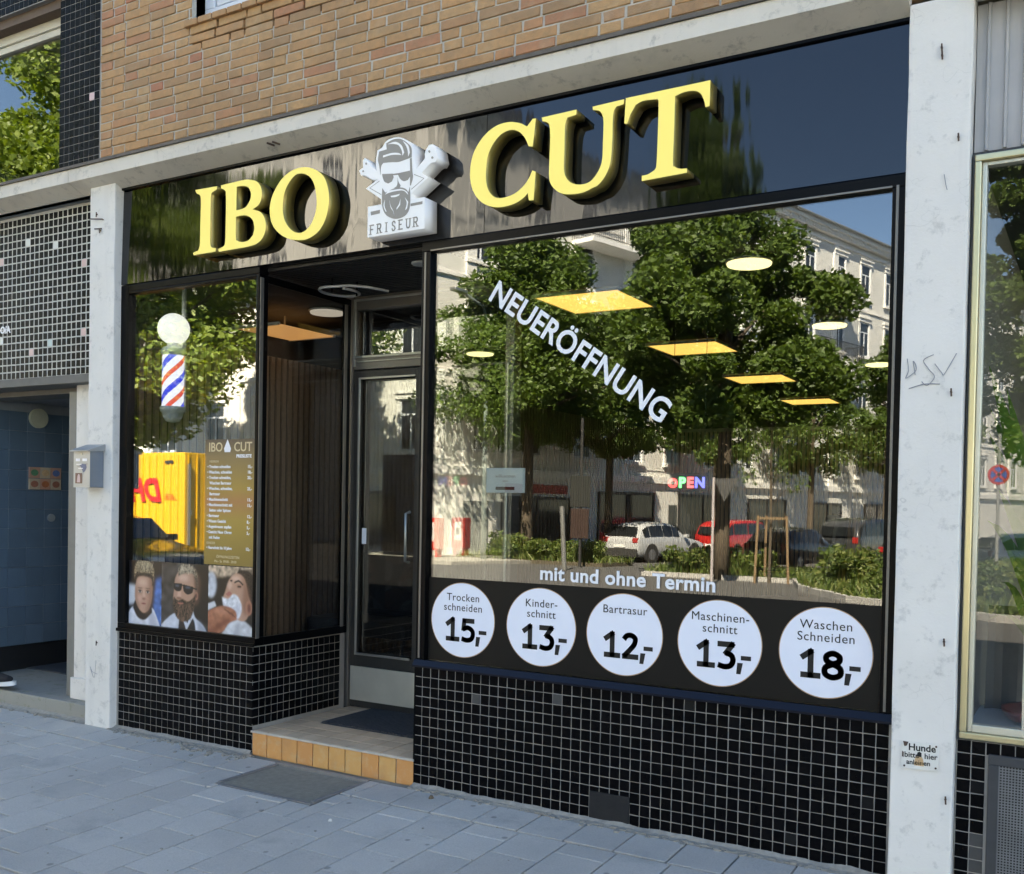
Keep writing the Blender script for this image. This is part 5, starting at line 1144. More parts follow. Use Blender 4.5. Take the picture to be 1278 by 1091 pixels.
def blade(base, tip, w, bend):
    base, tip = Vector(base), Vector(tip); mid = (base+tip)/2+Vector((0, 0, bend)); v = []; f = []
    side = (tip-base).cross(Vector((0, .35, 1))).normalized()
    for i in range(9):
        t = i/8; p = (1-t)**2*base+2*t*(1-t)*mid+t*t*tip; ww = w*math.sin(math.pi*(.12+.88*t))**.8 if i < 8 else .001
        v += [p-side*ww, p+Vector((0, 0, -.25*ww)), p+side*ww]
        if i: k = 3*i; f += [(k-3, k-2, k+1, k), (k-2, k-1, k+2, k+1)]
    return v, f
for (t_, w_, bb) in (((3.735, .13, 1.955), .030, .10), ((3.74, .14, 1.80), .024, .10), ((3.742, .12, 1.70), .028, .12), ((3.80, .12, 1.86), .028, .05), ((3.78, .13, 1.48), .03, .14), ((3.80, .25, 1.58), .022, .2), ((3.74, .18, 1.36), .03, .25), ((3.83, .12, 1.25), .032, .3), ((3.79, .2, 1.12), .02, .3), ((3.90, .15, 2.0), .02, .3), ((4.1, .15, 1.9), .022, .25), ((4.2, .2, 1.6), .024, .3), ((3.86, .1, 1.02), .02, .35), ((4.15, .12, 1.3), .026, .3), ((3.76, .13, .98), .018, .3), ((3.95, .1, 1.5), .024, .2)):
    m_ = MB().add(*blade((3.97+rnd.uniform(-.03, .03), .3, .60+(t_[2]-1)*.45 if t_[2] > 1.3 else .60), t_, w_, bb)); m_.build('leaf', M['leaf_pot'], pt, smooth=True)
MB().tube([(3.97, .3, .6), (3.975, .3, 1.0), (3.96, .3, 1.3)], [.012, .009, .005], 8).build('stem', M['bark'], pt)
db = thing('cloth_bundle', 'grey brown cloth draped behind the plant bowl', 'cloth', (3.95, .5, .57))
m_ = MB(); n_ = 24
for i in range(n_):
    a = 3.72+i*.03; m_.add([(a, .48+.03*math.sin(i*1.1), .572), (a+.03, .48+.03*math.sin((i+1)*1.1), .572), (a+.03, .56, 1.0), (a, .56, 1.0)], [(0, 1, 2, 3)])
m_.build('cloth', plain('grey_brown_cloth', (.13, .12, .10), .95, .3, 8), db, smooth=True)

# ------------------------------------------------------------------ person stepping out of the passage (mostly beyond the left edge)
def skin_fig(name, chain, mat, parent, sub=2):
    """chain: list of (point, radius, index of previous)"""
    me = bpy.data.meshes.new(name); off = wloc(parent)
    me.from_pydata([tuple(Vector(p)-off) for p, r, k in chain], [(k, i) for i, (p, r, k) in enumerate(chain) if k is not None], [])
    o = bpy.data.objects.new(name, me); C.objects.link(o)
    o.modifiers.new('s', 'SKIN'); 
    for i, (p, r, k) in enumerate(chain):
        sv = me.skin_vertices[0].data[i]; rr = r if hasattr(r, '__len__') else (r, r); sv.radius = rr; sv.use_root = (i == 0)
    o.modifiers['s'].use_smooth_shade = True
    m2 = o.modifiers.new('u', 'SUBSURF'); m2.levels = sub; m2.render_levels = sub
    dg = bpy.context.evaluated_depsgraph_get(); nm = bpy.data.meshes.new_from_object(o.evaluated_get(dg)); bpy.data.objects.remove(o)
    nm.materials.clear(); nm.materials.append(mat)
    return link(name, nm, parent)
px_, py_ = -3.06, .02
pe = thing('person', 'person in dark trousers and black shoes with white soles stepping out of the passage', 'person', (px_, py_, .05))
skn = plain('skin', (.50, .30, .22), .5, .05); jean = plain('dark_denim', (.02, .024, .035), .9, .2, 60); jack = plain('grey_jacket', (.10, .10, .11), .9, .2, 30)
X = lambda a, b, c: (px_+a, py_+b, .05+c)
skin_fig('body', [(X(0, 0, .95), .12, None), (X(0, 0, 1.15), .12, 0), (X(.01, 0, 1.36), (.15, .10), 1), (X(.02, 0, 1.47), .055, 2), (X(.03, 0, 1.54), .05, 3), (X(.05, 0, 1.62), (.075, .085), 4), (X(.04, 0, 1.70), (.078, .088), 5), (X(.03, 0, 1.755), (.05, .055), 6),
   (X(0, -.17, 1.38), .05, 2), (X(-.10, -.22, 1.12), .04, 8), (X(-.06, -.24, .90), .032, 9), (X(-.04, -.24, .84), (.035, .02), 10),
   (X(0, .17, 1.38), .05, 2), (X(-.10, .22, 1.12), .04, 12), (X(-.05, .24, .92), .032, 13), (X(-.03, .24, .86), (.035, .02), 14)], skn, pe)
for (hx, hy) in ((-.04, -.24), (-.03, .24)):
    for q, (dy, L_f) in enumerate(((-.028, .062), (-.010, .075), (.009, .070), (.026, .055))):
        skin_fig('finger', [(X(hx, hy+dy, .83 if hy < 0 else .85), .010, None), (X(hx+.018, hy+dy, .83-L_f*.5), .0092, 0), (X(hx+.014, hy+dy, .83-L_f), .008, 1)], skn, pe, 1)
    skin_fig('thumb', [(X(hx+.02, hy-.03, .86), .012, None), (X(hx+.045, hy-.042, .835), .0105, 0), (X(hx+.055, hy-.040, .805), .009, 1)], skn, pe, 1)
skin_fig('jacket', [(X(0, 0, .93), (.16, .12), None), (X(0, 0, 1.15), (.15, .115), 0), (X(.01, 0, 1.36), (.18, .12), 1), (X(.02, 0, 1.46), .07, 2), (X(0, -.18, 1.39), .068, 2), (X(-.10, -.225, 1.12), .055, 4), (X(-.065, -.24, .93), .045, 5), (X(0, .18, 1.39), .068, 2), (X(-.10, .225, 1.12), .055, 7), (X(-.05, .24, .95), .045, 8)], jack, pe)
skin_fig('trousers', [(X(0, 0, .97), (.15, .12), None), (X(0, -.09, .86), .095, 0), (X(.32, -.06, .52), .068, 1), (X(.54, -.02, .17), .056, 2), (X(0, .09, .86), .095, 0), (X(-.10, .095, .50), .068, 4), (X(-.34, .10, .18), .058, 5)], jean, pe)
skin_fig('hair', [(X(.035, 0, 1.71), (.085, .092), None), (X(.01, 0, 1.745), (.082, .085), 0), (X(-.02, 0, 1.68), (.06, .07), 1)], plain('brown_hair', (.05, .03, .02), .8, .3, 60), pe)
for s in (-1, 1): MB().lathe([(.004, -.010), (.011, 0), (.004, .010)], X(.128, s*.032, 1.645), 10).build('eye', M['white_plastic'], pe, smooth=True)
MB().add([X(.125, -.012, 1.60), X(.125, .012, 1.60), X(.150, 0, 1.605), X(.128, 0, 1.65)], [(0, 1, 2), (0, 2, 3), (1, 3, 2), (0, 3, 1)]).build('nose', skn, pe)
def shoe(hx, hy, hz, pitch, yaw):
    d = Vector((math.cos(yaw)*math.cos(pitch), math.sin(yaw)*math.cos(pitch), math.sin(pitch))); u = Vector((-math.sin(pitch)*math.cos(yaw), -math.sin(pitch)*math.sin(yaw), math.cos(pitch))); s = d.cross(u)
    H_ = Vector(X(hx, hy, hz)); sole = [(-.06, .032), (-.065, -.032), (.0, -.038), (.12, -.045), (.19, -.032), (.215, 0), (.19, .035), (.12, .046), (.0, .038)]
    sole = smooth_poly([(a, b) for a, b in sole], 3, 80); n_ = len(sole)
    v = [H_+a*d+b*s for a, b in sole]+[H_+a*d*1.0+b*s*1.02+u*.028 for a, b in sole]
    mesh('sole', v, [tuple(range(n_)), tuple(range(2*n_-1, n_-1, -1))]+[(i, (i+1) % n_, (i+1) % n_+n_, i+n_) for i in range(n_)], M['white_plastic'], pe)
    P_ = lambda a, c: tuple(H_+a*d+c*u)
    skin_fig('shoe', [(P_(-.02, .06), .04, None), (P_(.05, .055), (.044, .038), 0), (P_(.12, .045), (.044, .027), 1), (P_(.175, .040), (.036, .02), 2), (P_(-.03, .10), (.04, .04), 0)], plain('black_suede', (.015, .015, .016), .9, .3, 50), pe)
shoe(.60, -.0, .012, .12, -.0); shoe(-.36, .10, .07, -.5, 0)
# ------------------------------------------------------------------ the other side of the street (seen reflected in the glass)
def gF(y):            # ground height at real y
    return gz(y)
def VY(y): return .06-y
struct('road', mesh('road', [(-90, -4.72, gz(-4.72)), (60, -4.72, gz(-4.72)), (60, -21.7, gz(-21.7)), (-90, -21.7, gz(-21.7)), (60, -140, gz(-140)), (-90, -140, gz(-140))], [(3, 2, 1, 0), (5, 4, 2, 3)], M['asphalt']))
lit_pave = plain('pale_concrete_paving', (.30, .285, .25), .9, .15, 3, bump=.2)
def slab(name, pts, h, mat, kind='structure'):
    n_ = len(pts); v = [(x, y, gz(y)+h) for x, y in pts]+[(x, y, gz(y)-.2) for x, y in pts]
    o = mesh(name, v, [tuple(range(n_)), tuple(range(2*n_-1, n_-1, -1))]+[(i, (i+1) % n_, (i+1) % n_+n_, i+n_) for i in range(n_)], mat)
    bm = bmesh.new(); bm.from_mesh(o.data); bmesh.ops.recalc_face_normals(bm, faces=bm.faces); bm.to_mesh(o.data); bm.free()
    if kind: o['kind'] = kind
    return o
# pavement before the opposite houses
slab('far_pavement', [(-90, -20.5), (-13.2, -21.5), (-11.5, -29), (-4.8, -60), (2, -100), (-6, -100), (-20, -30), (-90, -30)], .11, lit_pave)
# planting bed in the middle of the junction with a pale kerb
bed = [(-6.9, -21.75), (-2.7, -21.85), (-1.85, -19.2), (-.25, -16.7), (.6, -16.1), (2.6, -14.4), (6, -13.6), (9, -13.8), (9, -22.5), (2, -25.5), (-4.6, -25.5), (-6.9, -23.5)]
slab('planting_bed', bed, .09, M['soil'])
kbm = MB()
for a, b in zip(bed, bed[1:]+bed[:1]):
    A, B = Vector((*a, 0)), Vector((*b, 0)); n_ = max(1, int((B-A).length)); u_ = (B-A).normalized(); w_ = Vector((-u_.y, u_.x, 0))*.07
    for i in range(n_):
        c = A+(B-A)*(i+.5)/n_; c.z = gz(c.y)+.02; kbm.obox(c, u_*((B-A).length/n_/2-.008), w_, (0, 0, .11))
struct('bed_kerb', kbm, M['kerb'])
slab('tree_bed', [(-15.5, -24.9), (-9.8, -25.2), (-9.6, -27.2), (-15, -27.4)], .125, M['soil'])

LR = np.random.RandomState(5)
def leaves(n, centers, radii, size, flat=0.):
    """n leaf quads spread over clumps"""
    k = LR.randint(0, len(centers), n)
    d = LR.normal(size=(n, 3)); d /= np.linalg.norm(d, axis=1)[:, None]
    r = radii[k]*(LR.rand(n)**.45)
    c = centers[k]+d*r[:, None]*np.array([1, 1, .75])
    a = LR.normal(size=(n, 3)); a[:, 2] *= .6; a /= np.linalg.norm(a, axis=1)[:, None]
    b = np.cross(a, LR.normal(size=(n, 3))); b /= np.linalg.norm(b, axis=1)[:, None]
    s = size*(.6+.8*LR.rand(n))[:, None]
    v = np.stack([c-a*s, c+b*s*.55, c+a*s, c-b*s*.55], 1).reshape(-1, 3)
    return v
def leaf_mesh(name, v, mat, parent):
    n = len(v)//4; off = np.array(wloc(parent)) if parent is not None else 0
    me = bpy.data.meshes.new(name); me.vertices.add(len(v)); me.vertices.foreach_set('co', (v-off).astype(np.float32).ravel())
    me.loops.add(len(v)); me.loops.foreach_set('vertex_index', np.arange(len(v), dtype=np.int32))
    me.polygons.add(n); me.polygons.foreach_set('loop_start', np.arange(0, 4*n, 4, dtype=np.int32)); me.polygons.foreach_set('loop_total', np.full(n, 4, dtype=np.int32))
    me.update(calc_edges=True); me.materials.append(mat)
    return link(name, me, parent)
def tree(lab, x, y, z0, z1, R, zc0, trunk_r=.16, n=26000, leaf='leaf', size=.085, lean=0., grp='street trees across the road', seed=1, cone=False):
    g = gz(y); t = thing('street_tree', lab, 'tree', (x, y, g), grp)
    rr = random.Random(seed); cs = []; rs = []; lim = MB(); H_ = zc0+(z1-zc0)*.35
    top = Vector((x+rr.uniform(-.2, .2), y, z1-.8))
    tp = [Vector((x, y, g-.1)), Vector((x+.03, y, g+1.2)), Vector((x+.08, y+.05, zc0+.4)), Vector((x+.0, y, zc0+(z1-zc0)*.5)), top]
    lim.tube(tp, [trunk_r*1.25, trunk_r, trunk_r*.85, trunk_r*.5, .02], 10)
    nc = 140 if R > 3.6 else 90
    for i in range(nc):
        th = rr.uniform(0, 2*math.pi); u = (i+.5)/nc
        zz = zc0+(z1-zc0)*u
        prof = min(1., (u/.22+.35))*max(.06, 1-u)**(.95 if cone == 2 else .7 if cone else .45)*1.12      # widest low down, tapering to the top
        rad = R*prof*(rr.uniform(.25, .95))*(1+.22*math.sin(3*th+seed)+.1*math.sin(5*th+u*7))
        c = Vector((x+rad*math.cos(th), y+rad*math.sin(th), zz+rr.uniform(-.25, .25)))
        c.x += lean*u; cs.append(c); rs.append(rr.uniform(.45, .95)*(R/3.4)*(.72+.35*prof))
        if i % 3 == 0:
            b = tp[2].lerp(tp[4], max(0, min(1, u-.22))); m = b.lerp(c, .5)+Vector((0, 0, .15))
            lim.tube([b, m, c], [trunk_r*.35, trunk_r*.2, .015], 6, cap=False)
    lim.build('trunk', M['bark'], t, smooth=True)
    leaf_mesh('crown', leaves(n, np.array([tuple(c) for c in cs]), np.array(rs), size), M[leaf], t)
    return t
tree('tall bushy tree by the junction, left of the round lamp reflections', -4.75, VY(22), 0, 13.6, 3.65, 3.7, .2, 140000, seed=3, cone=2, lean=-1.0)
tree('bushy tree in front of the white corner house beside the red box', -13.4, VY(26.5), 0, 11.2, 4.1, 3.8, .2, 80000, seed=8, cone=True)
tree('big bright green tree behind the yellow delivery truck', -20.6, VY(15.2), 0, 17.5, 5.7, 3.7, .24, 130000, 'leaf_bright', .10, seed=5)
tree('slimmer tree far down the side street', -1.6, VY(35), 0, 8.6, 2.3, 3.2, .14, 26000, seed=11)
tree('tree in the planting bed opposite the gold framed window', 3.3, VY(23), 0, 13.5, 3.2, 2.4, .18, 80000, seed=14)
tree('tree beyond the truck at the far left end of the street', -27, VY(18), 0, 13, 4.2, 3.2, .2, 30000, 'leaf_bright', .13, seed=17)
tree('tree close to the cream side street house behind the silver car', -12.4, VY(31.1), 0, 8.4, 2.6, 3.5, .16, 34000, seed=21)
tree('tree close to the cream side street house behind the red van', -10.5, VY(38), 0, 9.4, 2.8, 3.5, .16, 26000, seed=22)
tree('tree farther down along the cream side street house', -8.4, VY(46), 0, 9.0, 2.8, 3.5, .16, 20000, seed=23)
tree('fourth tree along the cream side street house, beyond the dark van', -6.3, VY(54), 0, 8.6, 2.6, 3.5, .16, 16000, seed=24)

# shrubs and ground cover
def shrub(lab, x, y, r, h, n, leaf='leaf_shrub', size=.06, name='shrub'):
    g = gz(y)+.08; t = thing(name, lab, 'shrub', (x, y, g), 'shrubs in the planting beds')
    rr = random.Random(int(x*100)); cs = [Vector((x+rr.uniform(-r, r)*.7, y+rr.uniform(-r, r)*.7, g+h*rr.uniform(.2, .85))) for _ in range(14)]
    m = MB()
    for c in cs: m.tube([(x, y, g), (x*.5+c.x*.5, y*.5+c.y*.5, g+h*.3), tuple(c)], [.012, .008, .003], 5, cap=False)
    m.build('stems', M['bark'], t)
    leaf_mesh('foliage', leaves(n, np.array([tuple(c) for c in cs]), np.full(14, r*.42), size), M[leaf], t)
for lab, x, y, r, h in (('low shrub at the left tip of the planting bed', -5.6, VY(22.6), .8, .75), ('round shrub below the triangular sign', -4.2, VY(22.9), .8, .7), ('dense shrub right of the staked young tree', -1.1, VY(20.2), .9, .95), ('yellow green shrub near the front corner of the bed', .6, VY(18.2), .9, .85), ('wild shrub on the near edge of the bed', 1.9, VY(16.4), .8, .8), ('grassy shrub below the no stopping sign', 2.6, VY(18.6), 1., .9), ('wide shrub at the right part of the bed', 4.6, VY(17), 1.1, 1.),
    ('shrub under the corner tree beside the lamp post', -13.6, VY(25.6), .9, .9), ('shrub before the corner house door', -12.2, VY(25.8), .8, .75), ('shrub at the right end of the corner tree bed', -10.7, VY(26), .8, .7)):
    shrub(lab, x, y, r, h, 2600)
# grasses over the beds
def cover(name, poly, n, lab, h=.22):
    xs_ = [p[0] for p in poly]; ys_ = [p[1] for p in poly]; out = []
    rr = random.Random(3)
    def inside(a, b):
        c = False; j = len(poly)-1
        for i in range(len(poly)):
            if (poly[i][1] > b) != (poly[j][1] > b) and a < (poly[j][0]-poly[i][0])*(b-poly[i][1])/(poly[j][1]-poly[i][1])+poly[i][0]: c = not c
            j = i
        return c
    v = []
    while len(out) < n:
        a, b = rr.uniform(min(xs_), max(xs_)), rr.uniform(min(ys_), max(ys_))
        if not inside(a, b): continue
        out.append(1); g = gz(b)+.08; th = rr.uniform(0, 6.28); L = h*rr.uniform(.4, 1.5); w_ = .012+.02*rr.random(); dx, dy = rr.gauss(0, .12), rr.gauss(0, .12)
        c_, s_ = math.cos(th)*w_, math.sin(th)*w_
        v += [(a-c_, b-s_, g), (a+c_, b+s_, g), (a+dx*.6+c_, b+dy*.6+s_, g+L*.7), (a+dx, b+dy, g+L)]
    o = leaf_mesh(name, np.array(v), M['leaf_shrub'], None); meta(o, lab, 'grass', kind='stuff')
cover('bed_grass', bed, 16000, 'tall loose grass and weeds filling the planting bed')
cover('tree_bed_grass', [(-15.5, -24.9), (-9.8, -25.2), (-9.6, -27.2), (-15, -27.4)], 2500, 'grass and weeds round the corner tree')
# young staked tree
yt = thing('young_tree', 'young thin tree held by three wooden stakes', 'tree', (-3.3, VY(21.6), gz(-21.6)))
x, y, g = -3.3, VY(21.6), gz(-21.6)
m = MB().tube([(x, y, g), (x+.02, y, g+1.6), (x-.02, y, g+3.2), (x, y, g+4.6)], [.045, .035, .025, .01], 8)
cs = []
for i in range(16):
    a = i*2.4; zz = g+2.0+i*.16; e = Vector((x+.65*math.cos(a), y+.65*math.sin(a), zz+.6)); m.tube([(x, y, zz), (x+.3*math.cos(a), y+.3*math.sin(a), zz+.35), tuple(e)], [.012, .008, .003], 5, cap=False); cs.append(tuple(e))
m.build('trunk', M['bark'], yt); leaf_mesh('crown', leaves(1300, np.array(cs), np.full(16, .38), .05), M['leaf'], yt)
for a in (0, 2.1, 4.2): MB().tube([(x+.5*math.cos(a), y+.5*math.sin(a), g), (x+.42*math.cos(a), y+.42*math.sin(a), g+1.75)], .035, 8).build('stake', M['stake'], yt)
m = MB(); q = [(x+.42*math.cos(a), y+.42*math.sin(a), g+1.68) for a in (0, 2.1, 4.2)]
for i in range(3): A, B = Vector(q[i]), Vector(q[(i+1) % 3]); m.obox((A+B)/2, (B-A)/2, (0, 0, .03), (B-A).cross(Vector((0, 0, 1))).normalized()*.015)
m.build('cross_bar', M['stake'], yt)

# opposite houses ---------------------------------------------------------------------------------
def make_window(w, h, trans=True):
    """returns (frame mesh, pane mesh) built round the origin, bottom centre; faces -y"""
    f = MB(); f.cur = 0
    f.box(-w/2-.14, -w/2, -.07, .02, -.02, h+.0).box(w/2, w/2+.14, -.07, .02, -.02, h+.0).box(-w/2-.20, w/2+.20, -.14, .02, -.14, -.02).box(-w/2-.20, w/2+.20, -.12, .02, h, h+.20).box(-w/2-.26, w/2+.26, -.18, .02, h+.2001, h+.28)
    f.cur = 1
    e = .07; f.box(-w/2, -w/2+e, -.03, .02, 0, h).box(w/2-e, w/2, -.03, .02, 0, h).box(-w/2+e, w/2-e, -.03, .02, 0, e).box(-w/2+e, w/2-e, -.03, .02, h-e, h).box(-e/2, e/2, -.04, .02, e, h*.68).box(-w/2+e, w/2-e, -.041, .02, h*.68, h*.68+e)
    o = f.build('window', [M['stucco_trim'], M['upvc']]); a = o.data; bpy.data.objects.remove(o)
    o = box('pane', -w/2+.02, w/2-.02, -.012, .01, .02, h-.02, M['win_dark']); b = o.data; bpy.data.objects.remove(o)
    return a, b
wa, wb = make_window(1.05, 1.95)
def apartment(lab, L, zb, floors, eave, xs_, loc, rot, skip=(), balconies=(), shops=(), stucco='stucco'):
    t = thing('apartment_house', lab, 'building', (0, 0, 0))
    box('wall', 0, L, 0, 11, zb, eave, M[stucco], t)
    m = MB().box(-.15, L+.15, -.45, 0, eave-.25, eave).box(-.1, L+.1, -.30, 0, eave-.5, eave-.2501).box(-.05, L+.05, -.16, 0, 2.45, 2.75).box(0, L, -.1, 0, floors[-1]+2.45, floors[-1]+2.6)
    for k in np.arange(0, L-.3, .8): m.box(k, k+.22, -.40, -.3001, eave-.42, eave-.2502)
    m.build('cornice', M['stucco_trim'], t)
    box('plinth', 0, L, -.05, 0, zb, zb+.9, M['stucco_grey'], t)
    b = MB()
    for i in range(18): b.box(0, L, -.035, 0, 3.02+i*.0, 3.03) if i == 0 else None
    for zf in floors[1:]: b.box(0, L, -.07, 0, zf-.75, zf-.62)
    for x in range(0, int(L), 9): b.box(x+.02, x+.5, -.09, 0, 2.7502, eave-.5001)
    b.build('string_course', M['stucco_trim'], t)
    v = [(-.3, -.6, eave+.001), (L+.3, -.6, eave+.001), (L+.3, 5.5, eave+1.6), (-.3, 5.5, eave+1.6), (L+.3, 11.6, eave+.001), (-.3, 11.6, eave+.001)]
    mesh('roof', v, [(0, 1, 2, 3), (3, 2, 4, 5), (0, 3, 5), (1, 4, 2), (0, 5, 4, 1)], M['roof_tile'], t)
    rb = MB()
    for i in range(int(L/.45)): 
        x = i*.45; rb.obox((x, 2.45, eave+.80+.03), (.03, 0, 0), (0, 3.0, .79), (0, -.01, .02))
    rb.build('roof_seams', M['roof_tile'], t)
    rb = MB().tube([(0, -.55, eave+.02), (L, -.55, eave+.02)], .07, 8).build('gutter', plain('zinc', (.30, .32, .33), .5, metal=.5), t)
    for fi, zf in enumerate(floors):
        for x in xs_:
            if any(a < x < c for a, c, k in skip if k == fi or k == -1): continue
            o = link('window', wa, t, (x, -.001, zf)); p = link('pane', wb, o, None)
    for (x0, x1, zf) in balconies:
        m = MB().box(x0, x1, -1.15, 0, zf-.18, zf).build('balcony', M['stucco_trim'], t)
        r = MB().box(x0, x1, -1.13, -1.10, zf+1.0, zf+1.04).box(x0, x1, -1.13, -1.10, zf+.08, zf+.11).box(x0, x0+.03, -1.10, 0, zf+1., zf+1.04).box(x1-.03, x1, -1.10, 0, zf+1., zf+1.04)
        for k in np.arange(x0, x1, .12): r.box(k, k+.018, -1.125, -1.105, zf, zf+1.0)
        for k in np.arange(-1.1, 0, .12): r.box(x0, x0+.018, k, k+.018, zf, zf+1.0).box(x1-.018, x1, k, k+.018, zf, zf+1.0)
        r.build('railing', M['iron'], m)
    for (x0, x1, z0, z1, nm, mt) in shops:
        o = box(nm, x0, x1, -.04, 0, z0, z1, mt, t)
        if nm == 'shop_window':
            MB().box(x0-.1, x1+.1, -.10, 0, z1, z1+.12).box(x0-.1, x0, -.08, 0, z0-.1, z1).box(x1, x1+.1, -.08, 0, z0-.1, z1).box((x0+x1)/2-.04, (x0+x1)/2+.04, -.08, 0, z0, z1).build('shop_frame', M['iron'], o)
    t.location = loc; t.rotation_euler.z = rot
    return t
P0 = (-16.5, VY(25)); dirv = (.26, -.9656); LL = 74
org = (P0[0]+dirv[0]*LL, P0[1]+dirv[1]*LL, 0)
fl = [3.35, 6.85, 10.35, 13.65]
xs_ = [LL-s for s in (2.2, 5.0, 8.0, 11.4, 14.2, 17.2, 20.2, 23, 26, 29.3, 32.3, 35.4, 38.4, 41.5, 44.5, 47.5, 50.5, 53.6, 56.5, 59.6, 62.6, 66, 69, 72)]
wd = M['win_dark']; red = plain('red_shop_sign', (.35, .04, .03), .5, .2)
shops = [(LL-7.3, LL-3.6, -.5, 1.6, 'shop_window', wd), (LL-2.8, LL-1.6, -1, 1.5, 'shop_door', wd), (LL-12.8, LL-9.2, -.6, 1.9, 'shop_window', wd), (LL-18.5, LL-14.8, -.7, 1.9, 'shop_window', wd), (LL-16.6+2.0, LL-14.0, -1.2, 1.5, 'shop_door', wd), (LL-24, LL-20.6, -.6, 1.8, 'shop_window', wd), (LL-30, LL-27, -.7, 1.7, 'shop_window', wd), (LL-36, LL-33, -.7, 1.7, 'shop_window', wd), (LL-44, LL-40, -.7, 1.7, 'shop_window', wd),
         (LL-7.2, LL-3.7, 1.85, 2.2, 'shop_board', red)]
apartment('long cream stucco house with white windows running down the side street', LL, -1.6, fl, 16.95, xs_, org, math.atan2(.9656, -.26),
          balconies=((LL-11.2, LL-7.2, 12.1), (LL-12.2, LL-7.0, 8.3), (LL-30.2, LL-25.3, 12.9), (LL-30.2, LL-25.3, 9.5), (LL-47, LL-42, 12.9)), shops=shops)
apartment('cream stucco house across the main street beyond the corner', 46, -1.2, fl, 16.95, [1.6+2.95*i for i in range(15)], (P0[0]-.3, P0[1]+.3, 0), math.pi*1.0+.03, balconies=((6.5, 10.5, 10.3), (18, 22, 10.3)),
          shops=[(2, 5.5, -.5, 1.7, 'shop_window', wd), (7, 10.5, -.5, 1.7, 'shop_window', wd), (13, 17, -.5, 1.7, 'shop_window', wd), (20, 24, -.5, 1.7, 'shop_window', wd), (27, 31, -.5, 1.7, 'shop_window', wd)])
apartment('pale house far behind the junction at the end of the side street', 40, -3.2, [2.2, 5.6, 9.0], 12.4, [2+3*i for i in range(13)], (32, -98, 0), math.pi+.25, shops=[])
apartment('cream house on the right side beyond the planting bed', 34, -2.2, fl, 17.4, [2+3.05*i for i in range(11)], (30, -26, 0), math.radians(-82), shops=[(3, 7, -.6, 1.7, 'shop_window', wd), (12, 16, -.6, 1.7, 'shop_window', wd)])
pk = thing('balcony_cloth', 'pink cloth hanging on the balcony railing of the cream house', 'cloth', (0, 0, 0))
pm_ = MB()
s_ = 27.2; A = Vector((P0[0]+dirv[0]*s_, P0[1]+dirv[1]*s_, 0)); nn_ = Vector((.9656, .26, 0)); uu = Vector((dirv[0], dirv[1], 0)).normalized()
for i in range(10): pm_.obox(A+nn_*(1.17+.015*math.sin(i*1.7))+uu*(i*.12-.6)+Vector((0, 0, 13.5)), uu*.062, nn_*.006, (0, 0, .42))
pm_.build('cloth', plain('pink_cloth', (.55, .22, .28), .9, .2, 5), pk)

